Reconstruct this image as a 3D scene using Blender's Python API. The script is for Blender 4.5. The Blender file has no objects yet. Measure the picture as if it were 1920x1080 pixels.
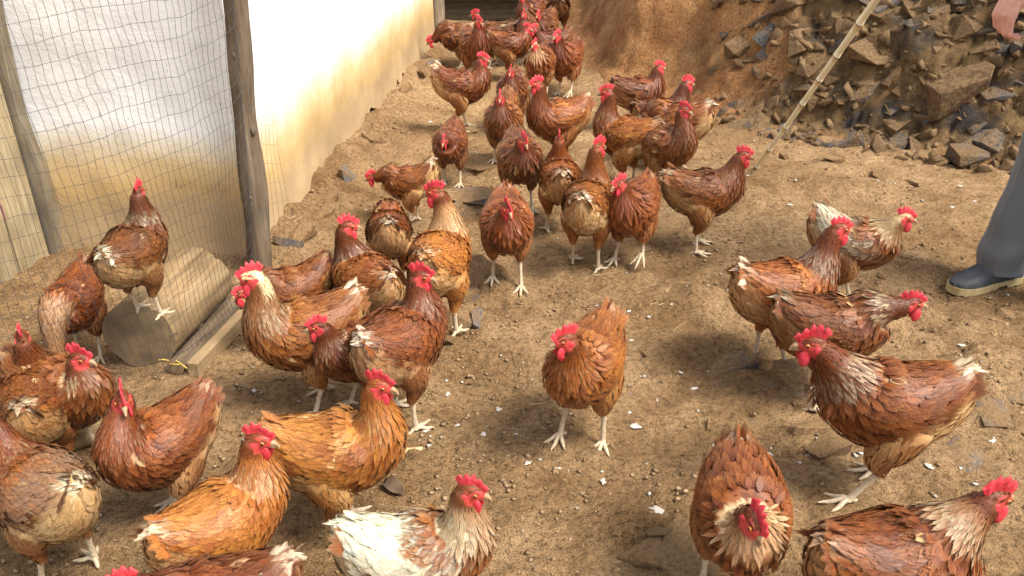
import bpy, bmesh, math, random
import numpy as np
from mathutils import Vector, Matrix
from mathutils.kdtree import KDTree

R = math.radians
SC = bpy.context.scene
COL = SC.collection

# ------------------------------------------------------------------ camera
CAM_H, CAM_PITCH, FPX = 1.35, R(28.0), 1598.0
cam_data = bpy.data.cameras.new('camera')
cam_data.sensor_width = 36.0
cam_data.lens = FPX / 1920.0 * 36.0
cam_data.clip_start = 0.05
cam_data.clip_end = 500.0
cam = bpy.data.objects.new('camera', cam_data)
COL.objects.link(cam)
cam.location = (0, 0, CAM_H)
cam.rotation_euler = (R(90) - CAM_PITCH, 0, 0)
SC.camera = cam

# ------------------------------------------------------------------ sky, sun, exposure
SUN_EL, SUN_AZ = R(56.0), R(118.0)        # azimuth clockwise from +Y: light comes from the right, a little behind
world = bpy.data.worlds.new('World')
SC.world = world
world.use_nodes = True
wn = world.node_tree
wn.nodes.clear()
sky = wn.nodes.new('ShaderNodeTexSky')
sky.sky_type = 'NISHITA'
sky.sun_disc = False
sky.sun_elevation = SUN_EL
sky.sun_rotation = SUN_AZ
sky.air_density = 1.0
sky.dust_density = 3.0
sky.altitude = 300
hsv = wn.nodes.new('ShaderNodeHueSaturation')
hsv.inputs['Saturation'].default_value = 0.30          # veiled, almost white sky
bg = wn.nodes.new('ShaderNodeBackground')
bg.inputs['Strength'].default_value = 0.125
wo = wn.nodes.new('ShaderNodeOutputWorld')
wn.links.new(sky.outputs[0], hsv.inputs['Color'])
wn.links.new(hsv.outputs[0], bg.inputs[0])
wn.links.new(bg.outputs[0], wo.inputs[0])

sun_data = bpy.data.lights.new('sun', 'SUN')
sun_data.energy = 2.5
sun_data.angle = R(22.0)
sun_data.color = (1.0, 0.93, 0.82)
sun = bpy.data.objects.new('sun', sun_data)
COL.objects.link(sun)
sd = Vector((math.sin(SUN_AZ) * math.cos(SUN_EL), math.cos(SUN_AZ) * math.cos(SUN_EL), math.sin(SUN_EL)))
sun.rotation_euler = sd.to_track_quat('Z', 'Y').to_euler()
sun.location = sd * 20

SC.render.engine = 'CYCLES'
SC.cycles.use_denoising = True
SC.cycles.max_bounces = 6
SC.cycles.diffuse_bounces = 3
SC.cycles.transparent_max_bounces = 16
SC.view_settings.view_transform = 'Standard'
SC.view_settings.look = 'None'
SC.view_settings.exposure = 1.36
SC.view_settings.gamma = 1.0

# ------------------------------------------------------------------ noise
def _hash(i, j, k, seed):
    i = i.astype(np.int64); j = j.astype(np.int64); k = k.astype(np.int64)
    h = (i * 374761393 + j * 668265263 + k * 2147483647 + seed * 974711) & 0xFFFFFFFF
    h = ((h ^ (h >> 13)) * 1274126177) & 0xFFFFFFFF
    h = ((h ^ (h >> 16)) * 2246822519) & 0xFFFFFFFF
    h = h ^ (h >> 15)
    return (h & 0xFFFFFF) / float(0xFFFFFF)

def vn(x, y, z=0.0, seed=0):
    x, y, z = np.broadcast_arrays(np.asarray(x, float), np.asarray(y, float), np.asarray(z, float))
    i, j, k = np.floor(x), np.floor(y), np.floor(z)
    u, v, w = x - i, y - j, z - k
    u, v, w = u*u*(3-2*u), v*v*(3-2*v), w*w*(3-2*w)
    r = 0
    for a in (0, 1):
        for b in (0, 1):
            for c in (0, 1):
                r = r + _hash(i+a, j+b, k+c, seed) * (u if a else 1-u) * (v if b else 1-v) * (w if c else 1-w)
    return r * 2 - 1

def fbm(x, y, z=0.0, oct=4, seed=0, gain=0.5):
    r, a, f = 0, 1.0, 1.0
    x = np.asarray(x, float); y = np.asarray(y, float); z = np.asarray(z, float)
    for o in range(oct):
        r = r + a * vn(x*f, y*f, z*f, seed + o*17)
        a *= gain; f *= 2.03
    return r

def sstep(a, b, x):
    t = np.clip((np.asarray(x, float) - a) / (b - a), 0, 1)
    return t*t*(3-2*t)

# ------------------------------------------------------------------ terrain heights and pixel -> ground
WALL_A = np.array([-0.893, 2.72])                   # the building's near corner
WALL_B = np.array([-0.54, 6.05])                    # its far corner
WDIR = (WALL_B - WALL_A) / np.linalg.norm(WALL_B - WALL_A)
WNRM = np.array([WDIR[1], -WDIR[0]])                # out of the long wall, to the right
BUMPS = [  # x, y, rx, ry, height : rock ledges and hollows of the yard
    (0.62, 2.42, .22, .13, .035), (0.95, 2.22, .26, .16, .045), (1.25, 2.05, .35, .22, .05),
    (-0.12, 2.62, .14, .10, .07), (-0.10, 3.55, .20, .22, .05), (-0.30, 4.1, .3, .3, .04),
    (0.40, 1.42, .20, .12, .035), (0.75, 1.52, .3, .2, .04), (-0.2, 5.0, .35, .3, .05),
]

def gh(x, y):
    x = np.asarray(x, float); y = np.asarray(y, float)
    z = 0.016 * fbm(x*1.7, y*1.7, 0, 3, 5) + 0.008 * fbm(x*7, y*7, 0, 3, 9)
    z = z + .011*np.abs(fbm(x*3.6, y*3.6, 0, 3, 13)) + .006*np.abs(fbm(x*10+3, y*10, 0, 2, 14))
    rock = sstep(.25, 1.0, x) * sstep(3.6, 2.6, y)
    z = z + rock * 0.018 * np.abs(fbm(x*4.2, y*5.5, 0, 4, 21))
    for bx, by, rx, ry, hh in BUMPS:
        d = ((x-bx)/rx)**2 + ((y-by)/ry)**2
        z = z + hh * np.exp(-d) * (0.75 + 0.5*fbm(x*9, y*9, 0, 2, 31))
    # earth heaped against the long wall
    px, py = x - WALL_A[0], y - WALL_A[1]
    off = px*WNRM[0] + py*WNRM[1]
    along = px*WDIR[0] + py*WDIR[1]
    heap = sstep(.32, .0, off) * sstep(-.25, .25, along) * sstep(3.9, 3.2, along)
    z = z + heap * (0.085 + 0.03*fbm(x*6, y*6, 0, 3, 41))
    return z

CF = np.array([0, math.cos(CAM_PITCH), -math.sin(CAM_PITCH)])
CU = np.array([0, math.sin(CAM_PITCH), math.cos(CAM_PITCH)])
CR = np.array([1.0, 0, 0])

def ray(px, py):
    return CF + CR*((px-960)/FPX) + CU*((540-py)/FPX)

def at_height(px, py, h=0.0):
    """the point over the ground, h metres up, that this pixel looks at"""
    d = ray(px, py); z = h
    for _ in range(5):
        s = (z - CAM_H) / d[2]
        x, y = d[0]*s, d[1]*s
        z = h + float(gh(x, y))
    return np.array([x, y, z])

# ------------------------------------------------------------------ mesh helpers
def tag(o, label=None, cat=None, group=None, kind=None):
    if label: o['label'] = label
    if cat: o['category'] = cat
    if group: o['group'] = group
    if kind: o['kind'] = kind
    return o

def empty(name, loc=(0, 0, 0), rz=0.0):
    o = bpy.data.objects.new(name, None)
    o.empty_display_size = 0.05
    o.location = loc
    o.rotation_euler = (0, 0, rz)
    COL.objects.link(o)
    return o

def link(name, me, mat=None, parent=None):
    o = bpy.data.objects.new(name, me)
    if mat is not None and len(me.materials) == 0:
        me.materials.append(mat)
    COL.objects.link(o)
    if parent is not None:
        o.parent = parent
    return o

def np_mesh(name, v, f, smooth=True, col=None, uv=None):
    """v (n,3), f (m,k) with one k for all faces"""
    v = np.ascontiguousarray(v, dtype=np.float32); f = np.ascontiguousarray(f, dtype=np.int32)
    me = bpy.data.meshes.new(name)
    m, k = f.shape
    me.vertices.add(len(v)); me.vertices.foreach_set('co', v.ravel())
    me.loops.add(m*k); me.loops.foreach_set('vertex_index', f.ravel())
    me.polygons.add(m)
    me.polygons.foreach_set('loop_start', np.arange(0, m*k, k, dtype=np.int32))
    if smooth:
        me.polygons.foreach_set('use_smooth', np.ones(m, dtype=bool))
    if col is not None:
        c = np.ones((len(v), 4), dtype=np.float32); c[:, :3] = col
        a = me.color_attributes.new('Col', 'FLOAT_COLOR', 'POINT')
        a.data.foreach_set('color', c.ravel())
    me.update(calc_edges=True)
    me.validate()
    return me

def py_mesh(name, v, f, smooth=False):
    me = bpy.data.meshes.new(name)
    me.from_pydata([tuple(p) for p in v], [], f)
    if smooth:
        me.polygons.foreach_set('use_smooth', np.ones(len(me.polygons), dtype=bool))
    me.update()
    return me

def grid_faces(nu, nv, closed_v=False, off=0):
    """vertex (i,j) = i*nv + j"""
    i, j = np.meshgrid(np.arange(nu-1), np.arange(nv if closed_v else nv-1), indexing='ij')
    j2 = (j+1) % nv
    return (np.stack([i*nv+j, (i+1)*nv+j, (i+1)*nv+j2, i*nv+j2], -1).reshape(-1, 4) + off)

def frames(P, side=None):
    """tangent, side, up along a polyline"""
    P = np.asarray(P, float)
    T = np.gradient(P, axis=0)
    T /= np.linalg.norm(T, axis=1)[:, None] + 1e-12
    if side is None:
        side = np.array([0, 0, 1.0]) if abs(T[len(T)//2][2]) < .9 else np.array([0, 1.0, 0])
        side = np.cross(T[len(T)//2], side)
    S = np.tile(np.asarray(side, float), (len(P), 1))
    S = S - T * np.sum(S*T, 1)[:, None]
    S /= np.linalg.norm(S, axis=1)[:, None] + 1e-12
    U = np.cross(T, S)
    return T, S, U

def tube_arrays(P, r, n=8, side=None, r2=None, cap=True):
    P = np.asarray(P, float); r = np.broadcast_to(np.asarray(r, float), (len(P),))
    r2 = r if r2 is None else np.broadcast_to(np.asarray(r2, float), (len(P),))
    T, S, U = frames(P, side)
    a = np.linspace(0, 2*math.pi, n, endpoint=False)
    v = P[:, None] + S[:, None]*(np.sin(a)[None, :, None]*r[:, None, None]) + U[:, None]*(np.cos(a)[None, :, None]*r2[:, None, None])
    v = v.reshape(-1, 3)
    f = grid_faces(len(P), n, True).tolist()
    f = [list(q)[::-1] for q in f]
    if cap:
        f.append(list(range(n))); f.append([(len(P)-1)*n + k for k in range(n)][::-1])
    return v, f

class MB:
    """collects shapes into one mesh"""
    def __init__(s): s.v, s.f = [], []
    def add(s, v, f):
        o = len(s.v)
        s.v.extend([tuple(p) for p in v]); s.f.extend([[i+o for i in q] for q in f])
        return s
    def tube(s, P, r, n=8, **k): return s.add(*tube_arrays(P, r, n, **k))
    def box(s, c, d, rot=None):
        c = np.asarray(c, float); d = np.asarray(d, float)/2
        v = np.array([[x, y, z] for x in (-1, 1) for y in (-1, 1) for z in (-1, 1)], float)*d
        if rot is not None: v = v @ np.asarray(rot, float).T
        return s.add(v+c, [[0,1,3,2],[4,6,7,5],[0,4,5,1],[2,3,7,6],[0,2,6,4],[1,5,7,3]])
    def ell(s, c, rad, rot=None, nu=10, nv=14):
        th = np.linspace(0, math.pi, nu); ph = np.linspace(0, 2*math.pi, nv, endpoint=False)
        v = np.stack([np.cos(th)[:, None]*np.ones(nv), np.sin(th)[:, None]*np.cos(ph), np.sin(th)[:, None]*np.sin(ph)], -1).reshape(-1, 3)*np.asarray(rad, float)
        if rot is not None: v = v @ np.asarray(rot, float).T
        return s.add(v+np.asarray(c, float), grid_faces(nu, nv, True).tolist())
    def mesh(s, name, smooth=True): return py_mesh(name, s.v, s.f, smooth)

def bevel_mesh(me, w, seg=1):
    bm = bmesh.new(); bm.from_mesh(me)
    bmesh.ops.remove_doubles(bm, verts=bm.verts, dist=1e-6)
    bmesh.ops.bevel(bm, geom=bm.edges[:], offset=w, segments=seg, affect='EDGES', profile=0.6)
    bmesh.ops.recalc_face_normals(bm, faces=bm.faces[:])
    bm.to_mesh(me); bm.free()
    return me

def remesh(me, voxel, smooth_iter=3, smooth_fac=0.5):
    """fuses overlapping closed shells into one continuous surface"""
    o = bpy.data.objects.new('tmp', me); COL.objects.link(o)
    m = o.modifiers.new('r', 'REMESH'); m.mode = 'VOXEL'; m.voxel_size = voxel; m.use_smooth_shade = True
    if smooth_iter:
        s = o.modifiers.new('s', 'SMOOTH'); s.iterations = smooth_iter; s.factor = smooth_fac
    dg = bpy.context.evaluated_depsgraph_get()
    new = bpy.data.meshes.new_from_object(o.evaluated_get(dg))
    bpy.data.objects.remove(o); bpy.data.meshes.remove(me)
    new.polygons.foreach_set('use_smooth', np.ones(len(new.polygons), dtype=bool))
    return new

def mesh_co(me):
    a = np.empty(len(me.vertices)*3, dtype=np.float32); me.vertices.foreach_get('co', a)
    return a.reshape(-1, 3)

def set_col(me, col):
    c = np.ones((len(me.vertices), 4), dtype=np.float32); c[:, :3] = col
    a = me.color_attributes.new('Col', 'FLOAT_COLOR', 'POINT')
    a.data.foreach_set('color', c.ravel())

# ------------------------------------------------------------------ materials
def new_mat(name):
    m = bpy.data.materials.new(name); m.use_nodes = True
    return m, m.node_tree.nodes, m.node_tree.links, m.node_tree.nodes['Principled BSDF']

def _noise(N, L, vec, scale, detail=4, rough=.55):
    n = N.new('ShaderNodeTexNoise'); n.inputs['Scale'].default_value = scale
    n.inputs['Detail'].default_value = detail; n.inputs['Roughness'].default_value = rough
    if vec is not None: L.new(vec, n.inputs['Vector'])
    return n.outputs['Fac']

def _ramp(N, L, fac, stops, interp='LINEAR'):
    r = N.new('ShaderNodeValToRGB'); r.color_ramp.interpolation = interp
    e = r.color_ramp.elements
    while len(e) < len(stops): e.new(0.5)
    for k, (p, c) in enumerate(stops):
        e[k].position = p; e[k].color = (c[0], c[1], c[2], 1) if not np.isscalar(c) else (c, c, c, 1)
    L.new(fac, r.inputs[0])
    return r.outputs[0]

def _mix(N, L, fac, a, b, mode='MIX'):
    m = N.new('ShaderNodeMix'); m.data_type = 'RGBA'; m.blend_type = mode
    for sock, val in ((m.inputs[0], fac), (m.inputs[6], a), (m.inputs[7], b)):
        if hasattr(val, 'is_linked') or hasattr(val, 'links'): L.new(val, sock)
        elif np.isscalar(val): sock.default_value = val
        else: sock.default_value = (val[0], val[1], val[2], 1)
    return m.outputs[2]

def _bump(N, L, h, strength, dist, normal=None):
    b = N.new('ShaderNodeBump'); b.inputs['Strength'].default_value = strength; b.inputs['Distance'].default_value = dist
    L.new(h, b.inputs['Height'])
    if normal is not None: L.new(normal, b.inputs['Normal'])
    return b.outputs[0]

def _math(N, L, op, a, b=0.0, c=None):
    m = N.new('ShaderNodeMath'); m.operation = op
    for s, val in zip(m.inputs, (a, b, c)):
        if val is None: continue
        if np.isscalar(val): s.default_value = val
        else: L.new(val, s)
    return m.outputs[0]

def _coord(N, which='Object'):
    return N.new('ShaderNodeTexCoord').outputs[which]

def _map(N, L, vec, scale=(1, 1, 1), rot=(0, 0, 0)):
    m = N.new('ShaderNodeMapping'); m.inputs['Scale'].default_value = scale; m.inputs['Rotation'].default_value = rot
    L.new(vec, m.inputs[0]); return m.outputs[0]

def simple_mat(name, c1, c2, scale=20, rough=.7, bump=.3, bdist=.003, spec=.3, stretch=(1, 1, 1)):
    m, N, L, B = new_mat(name)
    v = _map(N, L, _coord(N), stretch)
    n = _noise(N, L, v, scale, 5)
    L.new(_ramp(N, L, n, [(.3, c1), (.7, c2)]), B.inputs['Base Color'])
    B.inputs['Roughness'].default_value = rough
    B.inputs['Specular IOR Level'].default_value = spec
    if bump: L.new(_bump(N, L, _noise(N, L, v, scale*3, 4), bump, bdist), B.inputs['Normal'])
    return m

def dirt_mat(name, warm=1.0, red=0.0):
    """trodden earth: ochre and brown, gritty, with paler dust and darker damp patches"""
    m, N, L, B = new_mat(name)
    co = _coord(N)
    big = _noise(N, L, co, 1.4, 6, .62)
    mid = _noise(N, L, co, 7, 6, .6)
    fine = _noise(N, L, co, 60, 6, .7)
    grit = _noise(N, L, co, 240, 3, .6)
    c = _ramp(N, L, mid, [(.30, (.150+.06*red, .076, .029)), (.47, (.300+.04*red, .178-.02*red, .076-.015*red)), (.66, (.44, .285-.03*red, .142-.035*red))])
    c2 = _ramp(N, L, big, [(.38, (.170+.06*red, .094, .042)), (.60, (.43, .280-.04*red, .152-.05*red))])
    c = _mix(N, L, .5, c, c2)
    g = _ramp(N, L, fine, [(.30, .35), (.5, 1.0), (.72, 1.35)])
    c = _mix(N, L, 1.0, c, g, 'MULTIPLY')
    g2 = _ramp(N, L, grit, [(.30, .62), (.5, 1.0), (.72, 1.3)])
    c = _mix(N, L, 1.0, c, g2, 'MULTIPLY')
    if red:
        ra = N.new('ShaderNodeAttribute'); ra.attribute_name = 'rocky'
        n5 = _noise(N, L, co, 5, 6, .65); n6 = _noise(N, L, co, 22, 5, .65)
        rc = _ramp(N, L, n5, [(.34, (.060, .054, .052)), (.42, (.095, .072, .050)), (.52, (.165, .100, .045)), (.70, (.27, .175, .085))])
        rc = _mix(N, L, 1.0, rc, _ramp(N, L, n6, [(.3, .55), (.6, 1.15)]), 'MULTIPLY')
        c = _mix(N, L, ra.outputs['Fac'], c, rc)
    L.new(c, B.inputs['Base Color'])
    B.inputs['Roughness'].default_value = .92
    B.inputs['Specular IOR Level'].default_value = .15
    b1 = _bump(N, L, mid, .7, .05)
    b2 = _bump(N, L, fine, .9, .018, b1)
    b3 = _bump(N, L, grit, .6, .003, b2)
    L.new(b3, B.inputs['Normal'])
    return m

M_DIRT = dirt_mat('trodden_earth')
M_BANK = dirt_mat('bank_earth', red=1.0)

def rock_mat(name='rock', grey_share=0.0, lift=1.0):
    m, N, L, B = new_mat(name)
    co = _coord(N)
    oi = N.new('ShaderNodeObjectInfo')
    n1 = _noise(N, L, co, 2.2, 6, .65)
    n2 = _noise(N, L, co, 14, 6, .65)
    grey = _ramp(N, L, n2, [(.3, (.042, .040, .041)), (.55, (.095, .088, .084)), (.75, (.18, .16, .14))])
    ochre = _ramp(N, L, n2, [(.3, (.070, .040, .018)), (.55, (.150, .090, .042)), (.75, (.26, .175, .09))])
    f = _math(N, L, 'ADD', n1, _math(N, L, 'MULTIPLY_ADD', oi.outputs['Random'], .5, -.28))
    f = _ramp(N, L, f, [(.48-grey_share, 0.0), (.66-grey_share, 1.0)])
    c = _mix(N, L, f, ochre, grey)
    c = _mix(N, L, 1.0, c, (lift, lift, lift), 'MULTIPLY')
    geo = N.new('ShaderNodeNewGeometry')
    sep = N.new('ShaderNodeSeparateXYZ'); L.new(geo.outputs['Normal'], sep.inputs[0])
    dust = _math(N, L, 'MULTIPLY', _math(N, L, 'MULTIPLY', sep.outputs[2], .8), n2)      # earth lying on what faces up
    dust = _ramp(N, L, dust, [(.26, 0.0), (.50, .8)])
    c = _mix(N, L, dust, c, (.20*lift**.6, .124*lift**.6, .058*lift**.6))
    L.new(c, B.inputs['Base Color'])
    B.inputs['Roughness'].default_value = .8
    B.inputs['Specular IOR Level'].default_value = .25
    b = _bump(N, L, n2, .7, .02)
    L.new(_bump(N, L, _noise(N, L, co, 60, 5, .65), .6, .005, b), B.inputs['Normal'])
    return m
M_ROCK = rock_mat()
M_STONE = rock_mat('yard_stone', -.10, 1.75)

def plaster_mat():
    """whitewash with mud splashed up from the ground, an ochre tide line above it"""
    m, N, L, B = new_mat('whitewashed_plaster')
    co = _coord(N)
    sep = N.new('ShaderNodeSeparateXYZ'); L.new(co, sep.inputs[0])
    z = sep.outputs[2]
    at = N.new('ShaderNodeAttribute'); at.attribute_name = 'splash'          # height of the splash zone on each wall
    wob = _noise(N, L, _map(N, L, co, (2.0, 2.0, 1.2)), 1.6, 4)
    wob2 = _noise(N, L, _map(N, L, co, (1, 1, .35)), 16, 4)
    h = _math(N, L, 'ADD', z, _math(N, L, 'MULTIPLY_ADD', wob, .16, -.08))
    h = _math(N, L, 'ADD', h, _math(N, L, 'MULTIPLY_ADD', wob2, .045, -.022))
    rel = _math(N, L, 'DIVIDE', h, at.outputs['Fac'])
    n = _noise(N, L, co, 9, 5)
    stain = _ramp(N, L, rel, [(.0, (.36, .255, .14)), (.40, (.40, .285, .155)), (.56, (.50, .34, .15)), (.72, (.63, .47, .25)), (.88, (.74, .67, .54)), (1.0, (.80, .80, .79))])
    mott = _ramp(N, L, n, [(.3, .86), (.6, 1.0)])
    c = _mix(N, L, 1.0, stain, mott, 'MULTIPLY')
    spk = _ramp(N, L, _noise(N, L, _map(N, L, co, (1, 1, .4)), 55, 2), [(.24, .55), (.30, 1.0)])
    c = _mix(N, L, 1.0, c, spk, 'MULTIPLY')
    L.new(c, B.inputs['Base Color'])
    B.inputs['Roughness'].default_value = .85
    B.inputs['Specular IOR Level'].default_value = .2
    b = _bump(N, L, _noise(N, L, co, 12, 4), .3, .012)
    L.new(_bump(N, L, _noise(N, L, co, 90, 4), .5, .004, b), B.inputs['Normal'])
    return m
M_PLASTER = plaster_mat()

def wood_mat(name, c1, c2, c3, axis=2, ring=False):
    m, N, L, B = new_mat(name)
    co = _coord(N)
    st = [9, 9, 9]; st[axis] = 0.6
    v = _map(N, L, co, tuple(st))
    n = _noise(N, L, v, 5, 6, .65)
    n2 = _noise(N, L, co, 7, 4)
    c = _ramp(N, L, n, [(.30, c1), (.52, c2), (.74, c3)])
    c = _mix(N, L, 1.0, c, _ramp(N, L, n2, [(.3, .65), (.65, 1.1)]), 'MULTIPLY')
    L.new(c, B.inputs['Base Color'])
    B.inputs['Roughness'].default_value = .8
    B.inputs['Specular IOR Level'].default_value = .2
    L.new(_bump(N, L, n, .6, .006), B.inputs['Normal'])
    return m
M_POST = wood_mat('weathered_pole', (.075, .050, .030), (.160, .118, .078), (.26, .205, .145))
M_BARK = wood_mat('bark', (.06, .04, .024), (.14, .10, .062), (.24, .18, .115), axis=1)
M_LOG = wood_mat('peeled_log', (.13, .080, .038), (.265, .178, .092), (.38, .275, .155), axis=1)
M_PLANK = wood_mat('sawn_plank', (.20, .13, .065), (.33, .23, .125), (.43, .32, .19), axis=1)
M_BOARD = wood_mat('pale_board', (.24, .175, .095), (.37, .29, .17), (.46, .38, .25))
M_JAMB = wood_mat('dark_jamb', (.13, .105, .07), (.21, .17, .115), (.29, .24, .17))

def cut_mat():
    """sawn end of a log: faint rings, radial checks, mud"""
    m, N, L, B = new_mat('sawn_log_end')
    co = _coord(N)
    w = N.new('ShaderNodeTexWave'); w.wave_type = 'RINGS'; w.rings_direction = 'Y'
    w.inputs['Scale'].default_value = 28; w.inputs['Distortion'].default_value = 2.5; w.inputs['Detail'].default_value = 3
    L.new(co, w.inputs[0])
    n = _noise(N, L, co, 9, 5)
    c = _ramp(N, L, w.outputs['Fac'], [(.2, (.225, .158, .086)), (.8, (.245, .175, .098))])
    c = _mix(N, L, 1.0, c, _ramp(N, L, n, [(.3, .45), (.7, 1.3)]), 'MULTIPLY')
    L.new(c, B.inputs['Base Color']); B.inputs['Roughness'].default_value = .9
    L.new(_bump(N, L, n, .5, .01), B.inputs['Normal'])
    return m
M_CUT = cut_mat()

M_NET = simple_mat('net_twine', (.045, .045, .05), (.09, .09, .095), 60, .7, 0)
M_METAL = simple_mat('galvanised_sheet', (.30, .31, .32), (.48, .49, .50), 12, .45, .1, .002, .5)
M_DARKWOOD = simple_mat('shed_boards', (.045, .035, .022), (.10, .078, .05), 14, .85, .4, .004, .2, (1, 1, 6))
M_CABLE = simple_mat('dark_red_cable', (.05, .010, .012), (.11, .014, .018), 8, .5, 0)
M_YELLOW = simple_mat('yellow_twine', (.40, .27, .05), (.55, .40, .10), 90, .6, .3)
M_DROP = simple_mat('droppings', (.24, .20, .15), (.66, .63, .57), 45, .8, .3)
M_PEBBLE = simple_mat('pebbles', (.13, .078, .036), (.36, .245, .135), 9, .9, .4, .003)
M_STRAW = simple_mat('straw', (.30, .20, .08), (.52, .40, .22), 30, .7, 0)
M_LEAF = simple_mat('dry_leaf', (.05, .03, .018), (.12, .075, .04), 30, .7, .3)

def feather_mat():
    m, N, L, B = new_mat('feathers')
    at = N.new('ShaderNodeAttribute'); at.attribute_name = 'Col'
    co = _coord(N)
    n = _noise(N, L, co, 300, 2, .6)
    c = _mix(N, L, 1.0, at.outputs['Color'], _ramp(N, L, n, [(.3, .85), (.7, 1.14)]), 'MULTIPLY')
    ba = N.new('ShaderNodeAttribute'); ba.attribute_name = 'barb'
    st = _noise(N, L, _map(N, L, ba.outputs['Vector'], (3.2, 1.1, 1.0)), 1.6, 3, .6)
    c = _mix(N, L, 1.0, c, _ramp(N, L, st, [(.30, .70), (.5, 1.0), (.72, 1.28)]), 'MULTIPLY')
    # frayed, half-clear vane edges
    sp_ = N.new('ShaderNodeSeparateXYZ'); L.new(ba.outputs['Vector'], sp_.inputs[0])
    ua = _math(N, L, 'ABSOLUTE', sp_.outputs[0])
    e = _math(N, L, 'MULTIPLY', ua, ua)
    e = _math(N, L, 'ADD', _math(N, L, 'MULTIPLY', e, .62), _math(N, L, 'MULTIPLY', _math(N, L, 'POWER', sp_.outputs[1], 3.0), .55))
    fr = _noise(N, L, _map(N, L, ba.outputs['Vector'], (5.5, 2.2, 1.0)), 2.2, 2, .6)
    e = _math(N, L, 'ADD', e, _math(N, L, 'MULTIPLY_ADD', fr, .9, -.45))
    L.new(_ramp(N, L, e, [(.22, 1.0), (.80, .0)]), B.inputs['Alpha'])
    L.new(c, B.inputs['Base Color'])
    B.inputs['Roughness'].default_value = .50
    B.inputs['Specular IOR Level'].default_value = .34
    B.inputs['Sheen Weight'].default_value = .03
    B.inputs['Sheen Roughness'].default_value = .5
    B.inputs['Sheen Tint'].default_value = (1, .8, .55, 1)
    return m
M_FEATHER = feather_mat()

def skin_mat(name, c1, c2, rough=.5, scale=180, bump=.4, sss=.0):
    m, N, L, B = new_mat(name)
    co = _coord(N)
    n = _noise(N, L, co, scale, 4)
    L.new(_ramp(N, L, n, [(.3, c1), (.7, c2)]), B.inputs['Base Color'])
    B.inputs['Roughness'].default_value = rough
    B.inputs['Specular IOR Level'].default_value = .35
    if sss:
        B.inputs['Subsurface Weight'].default_value = sss
        B.inputs['Subsurface Radius'].default_value = (.006, .002, .001)
    L.new(_bump(N, L, n, bump, .002), B.inputs['Normal'])
    return m
M_COMB = skin_mat('comb_skin', (.40, .014, .022), (.62, .060, .075), .55, 110, .7)
M_LEGSKIN = skin_mat('scaly_leg_skin', (.36, .27, .165), (.60, .49, .35), .55, 140, .8)
M_BEAK = skin_mat('beak_horn', (.24, .13, .06), (.40, .27, .15), .4, 90, .2)
M_EYE = simple_mat('eye', (.30, .09, .015), (.42, .14, .02), 30, .15, 0, spec=.6)
M_PUPIL = simple_mat('pupil', (.005, .004, .004), (.01, .008, .008), 30, .1, 0, spec=.6)
M_SKIN = skin_mat('human_skin', (.52, .25, .185), (.66, .36, .275), .5, 60, .15, .15)
def cloth_mat(name, c1, c2):
    m, N, L, B = new_mat(name)
    co = _coord(N)
    n = _noise(N, L, co, 600, 2)
    n2 = _noise(N, L, co, 6, 4)
    c = _ramp(N, L, n, [(.3, c1), (.7, c2)])
    c = _mix(N, L, 1.0, c, _ramp(N, L, n2, [(.3, .85), (.7, 1.1)]), 'MULTIPLY')
    L.new(c, B.inputs['Base Color']); B.inputs['Roughness'].default_value = .75
    B.inputs['Sheen Weight'].default_value = .15
    L.new(_bump(N, L, n, .15, .001), B.inputs['Normal'])
    return m
M_TROUSER = cloth_mat('grey_trouser_cloth', (.085, .092, .100), (.130, .138, .148))
M_JACKET = cloth_mat('jacket_cloth', (.04, .045, .06), (.07, .075, .095))
M_SHOE = simple_mat('black_shoe_leather', (.030, .033, .040), (.070, .072, .078), 30, .55, .2, .001, .35)
M_SOLE = simple_mat('tan_rubber_sole', (.36, .27, .12), (.50, .40, .20), 30, .7, .2)
M_HAIR = simple_mat('dark_hair', (.015, .012, .01), (.04, .032, .028), 200, .5, .3)

def bamboo_mat():
    m, N, L, B = new_mat('bamboo_skin')
    co = _coord(N)
    n = _noise(N, L, _map(N, L, co, (30, 30, 2)), 4, 4)
    c = _ramp(N, L, n, [(.3, (.62, .50, .28)), (.7, (.78, .69, .47))])
    L.new(c, B.inputs['Base Color']); B.inputs['Roughness'].default_value = .4
    return m
M_BAMBOO = bamboo_mat()
M_NODE = simple_mat('bamboo_node_ring', (.10, .06, .03), (.20, .13, .06), 60, .6, .2)

# ================================================================== THE SETTING
def axis(lo, hi, step, far_lo, far_hi, grow=1.25):
    a = list(np.arange(lo, hi + step*.5, step))
    s = step; x = hi
    while x < far_hi: s *= grow; x += s; a.append(x)
    s = step; x = lo
    while x > far_lo: s *= grow; x -= s; a.insert(0, x)
    return np.array(a)

gx = axis(-2.3, 2.6, .0145, -60, 60)
gy = axis(.75, 6.6, .0165, -60, 70)
GX, GY = np.meshgrid(gx, gy, indexing='ij')
near = sstep(9, 6.5, np.hypot(GX, GY-3))
GZ = gh(GX, GY) * near + near * (.008*fbm(GX*13, GY*13, 0, 3, 76)*sstep(-.3, .5, fbm(GX*1.3, GY*1.3, 0, 2, 79)) + .0060*fbm(GX*24, GY*24, 0, 3, 77) + .0040*np.abs(fbm(GX*46, GY*46, 0, 2, 78)))
ground = link('ground', np_mesh('ground', np.stack([GX, GY, GZ], -1).reshape(-1, 3), grid_faces(len(gx), len(gy))), M_DIRT)
tag(ground, kind='structure')
ground['label'] = 'trodden ochre earth of the yard'

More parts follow.
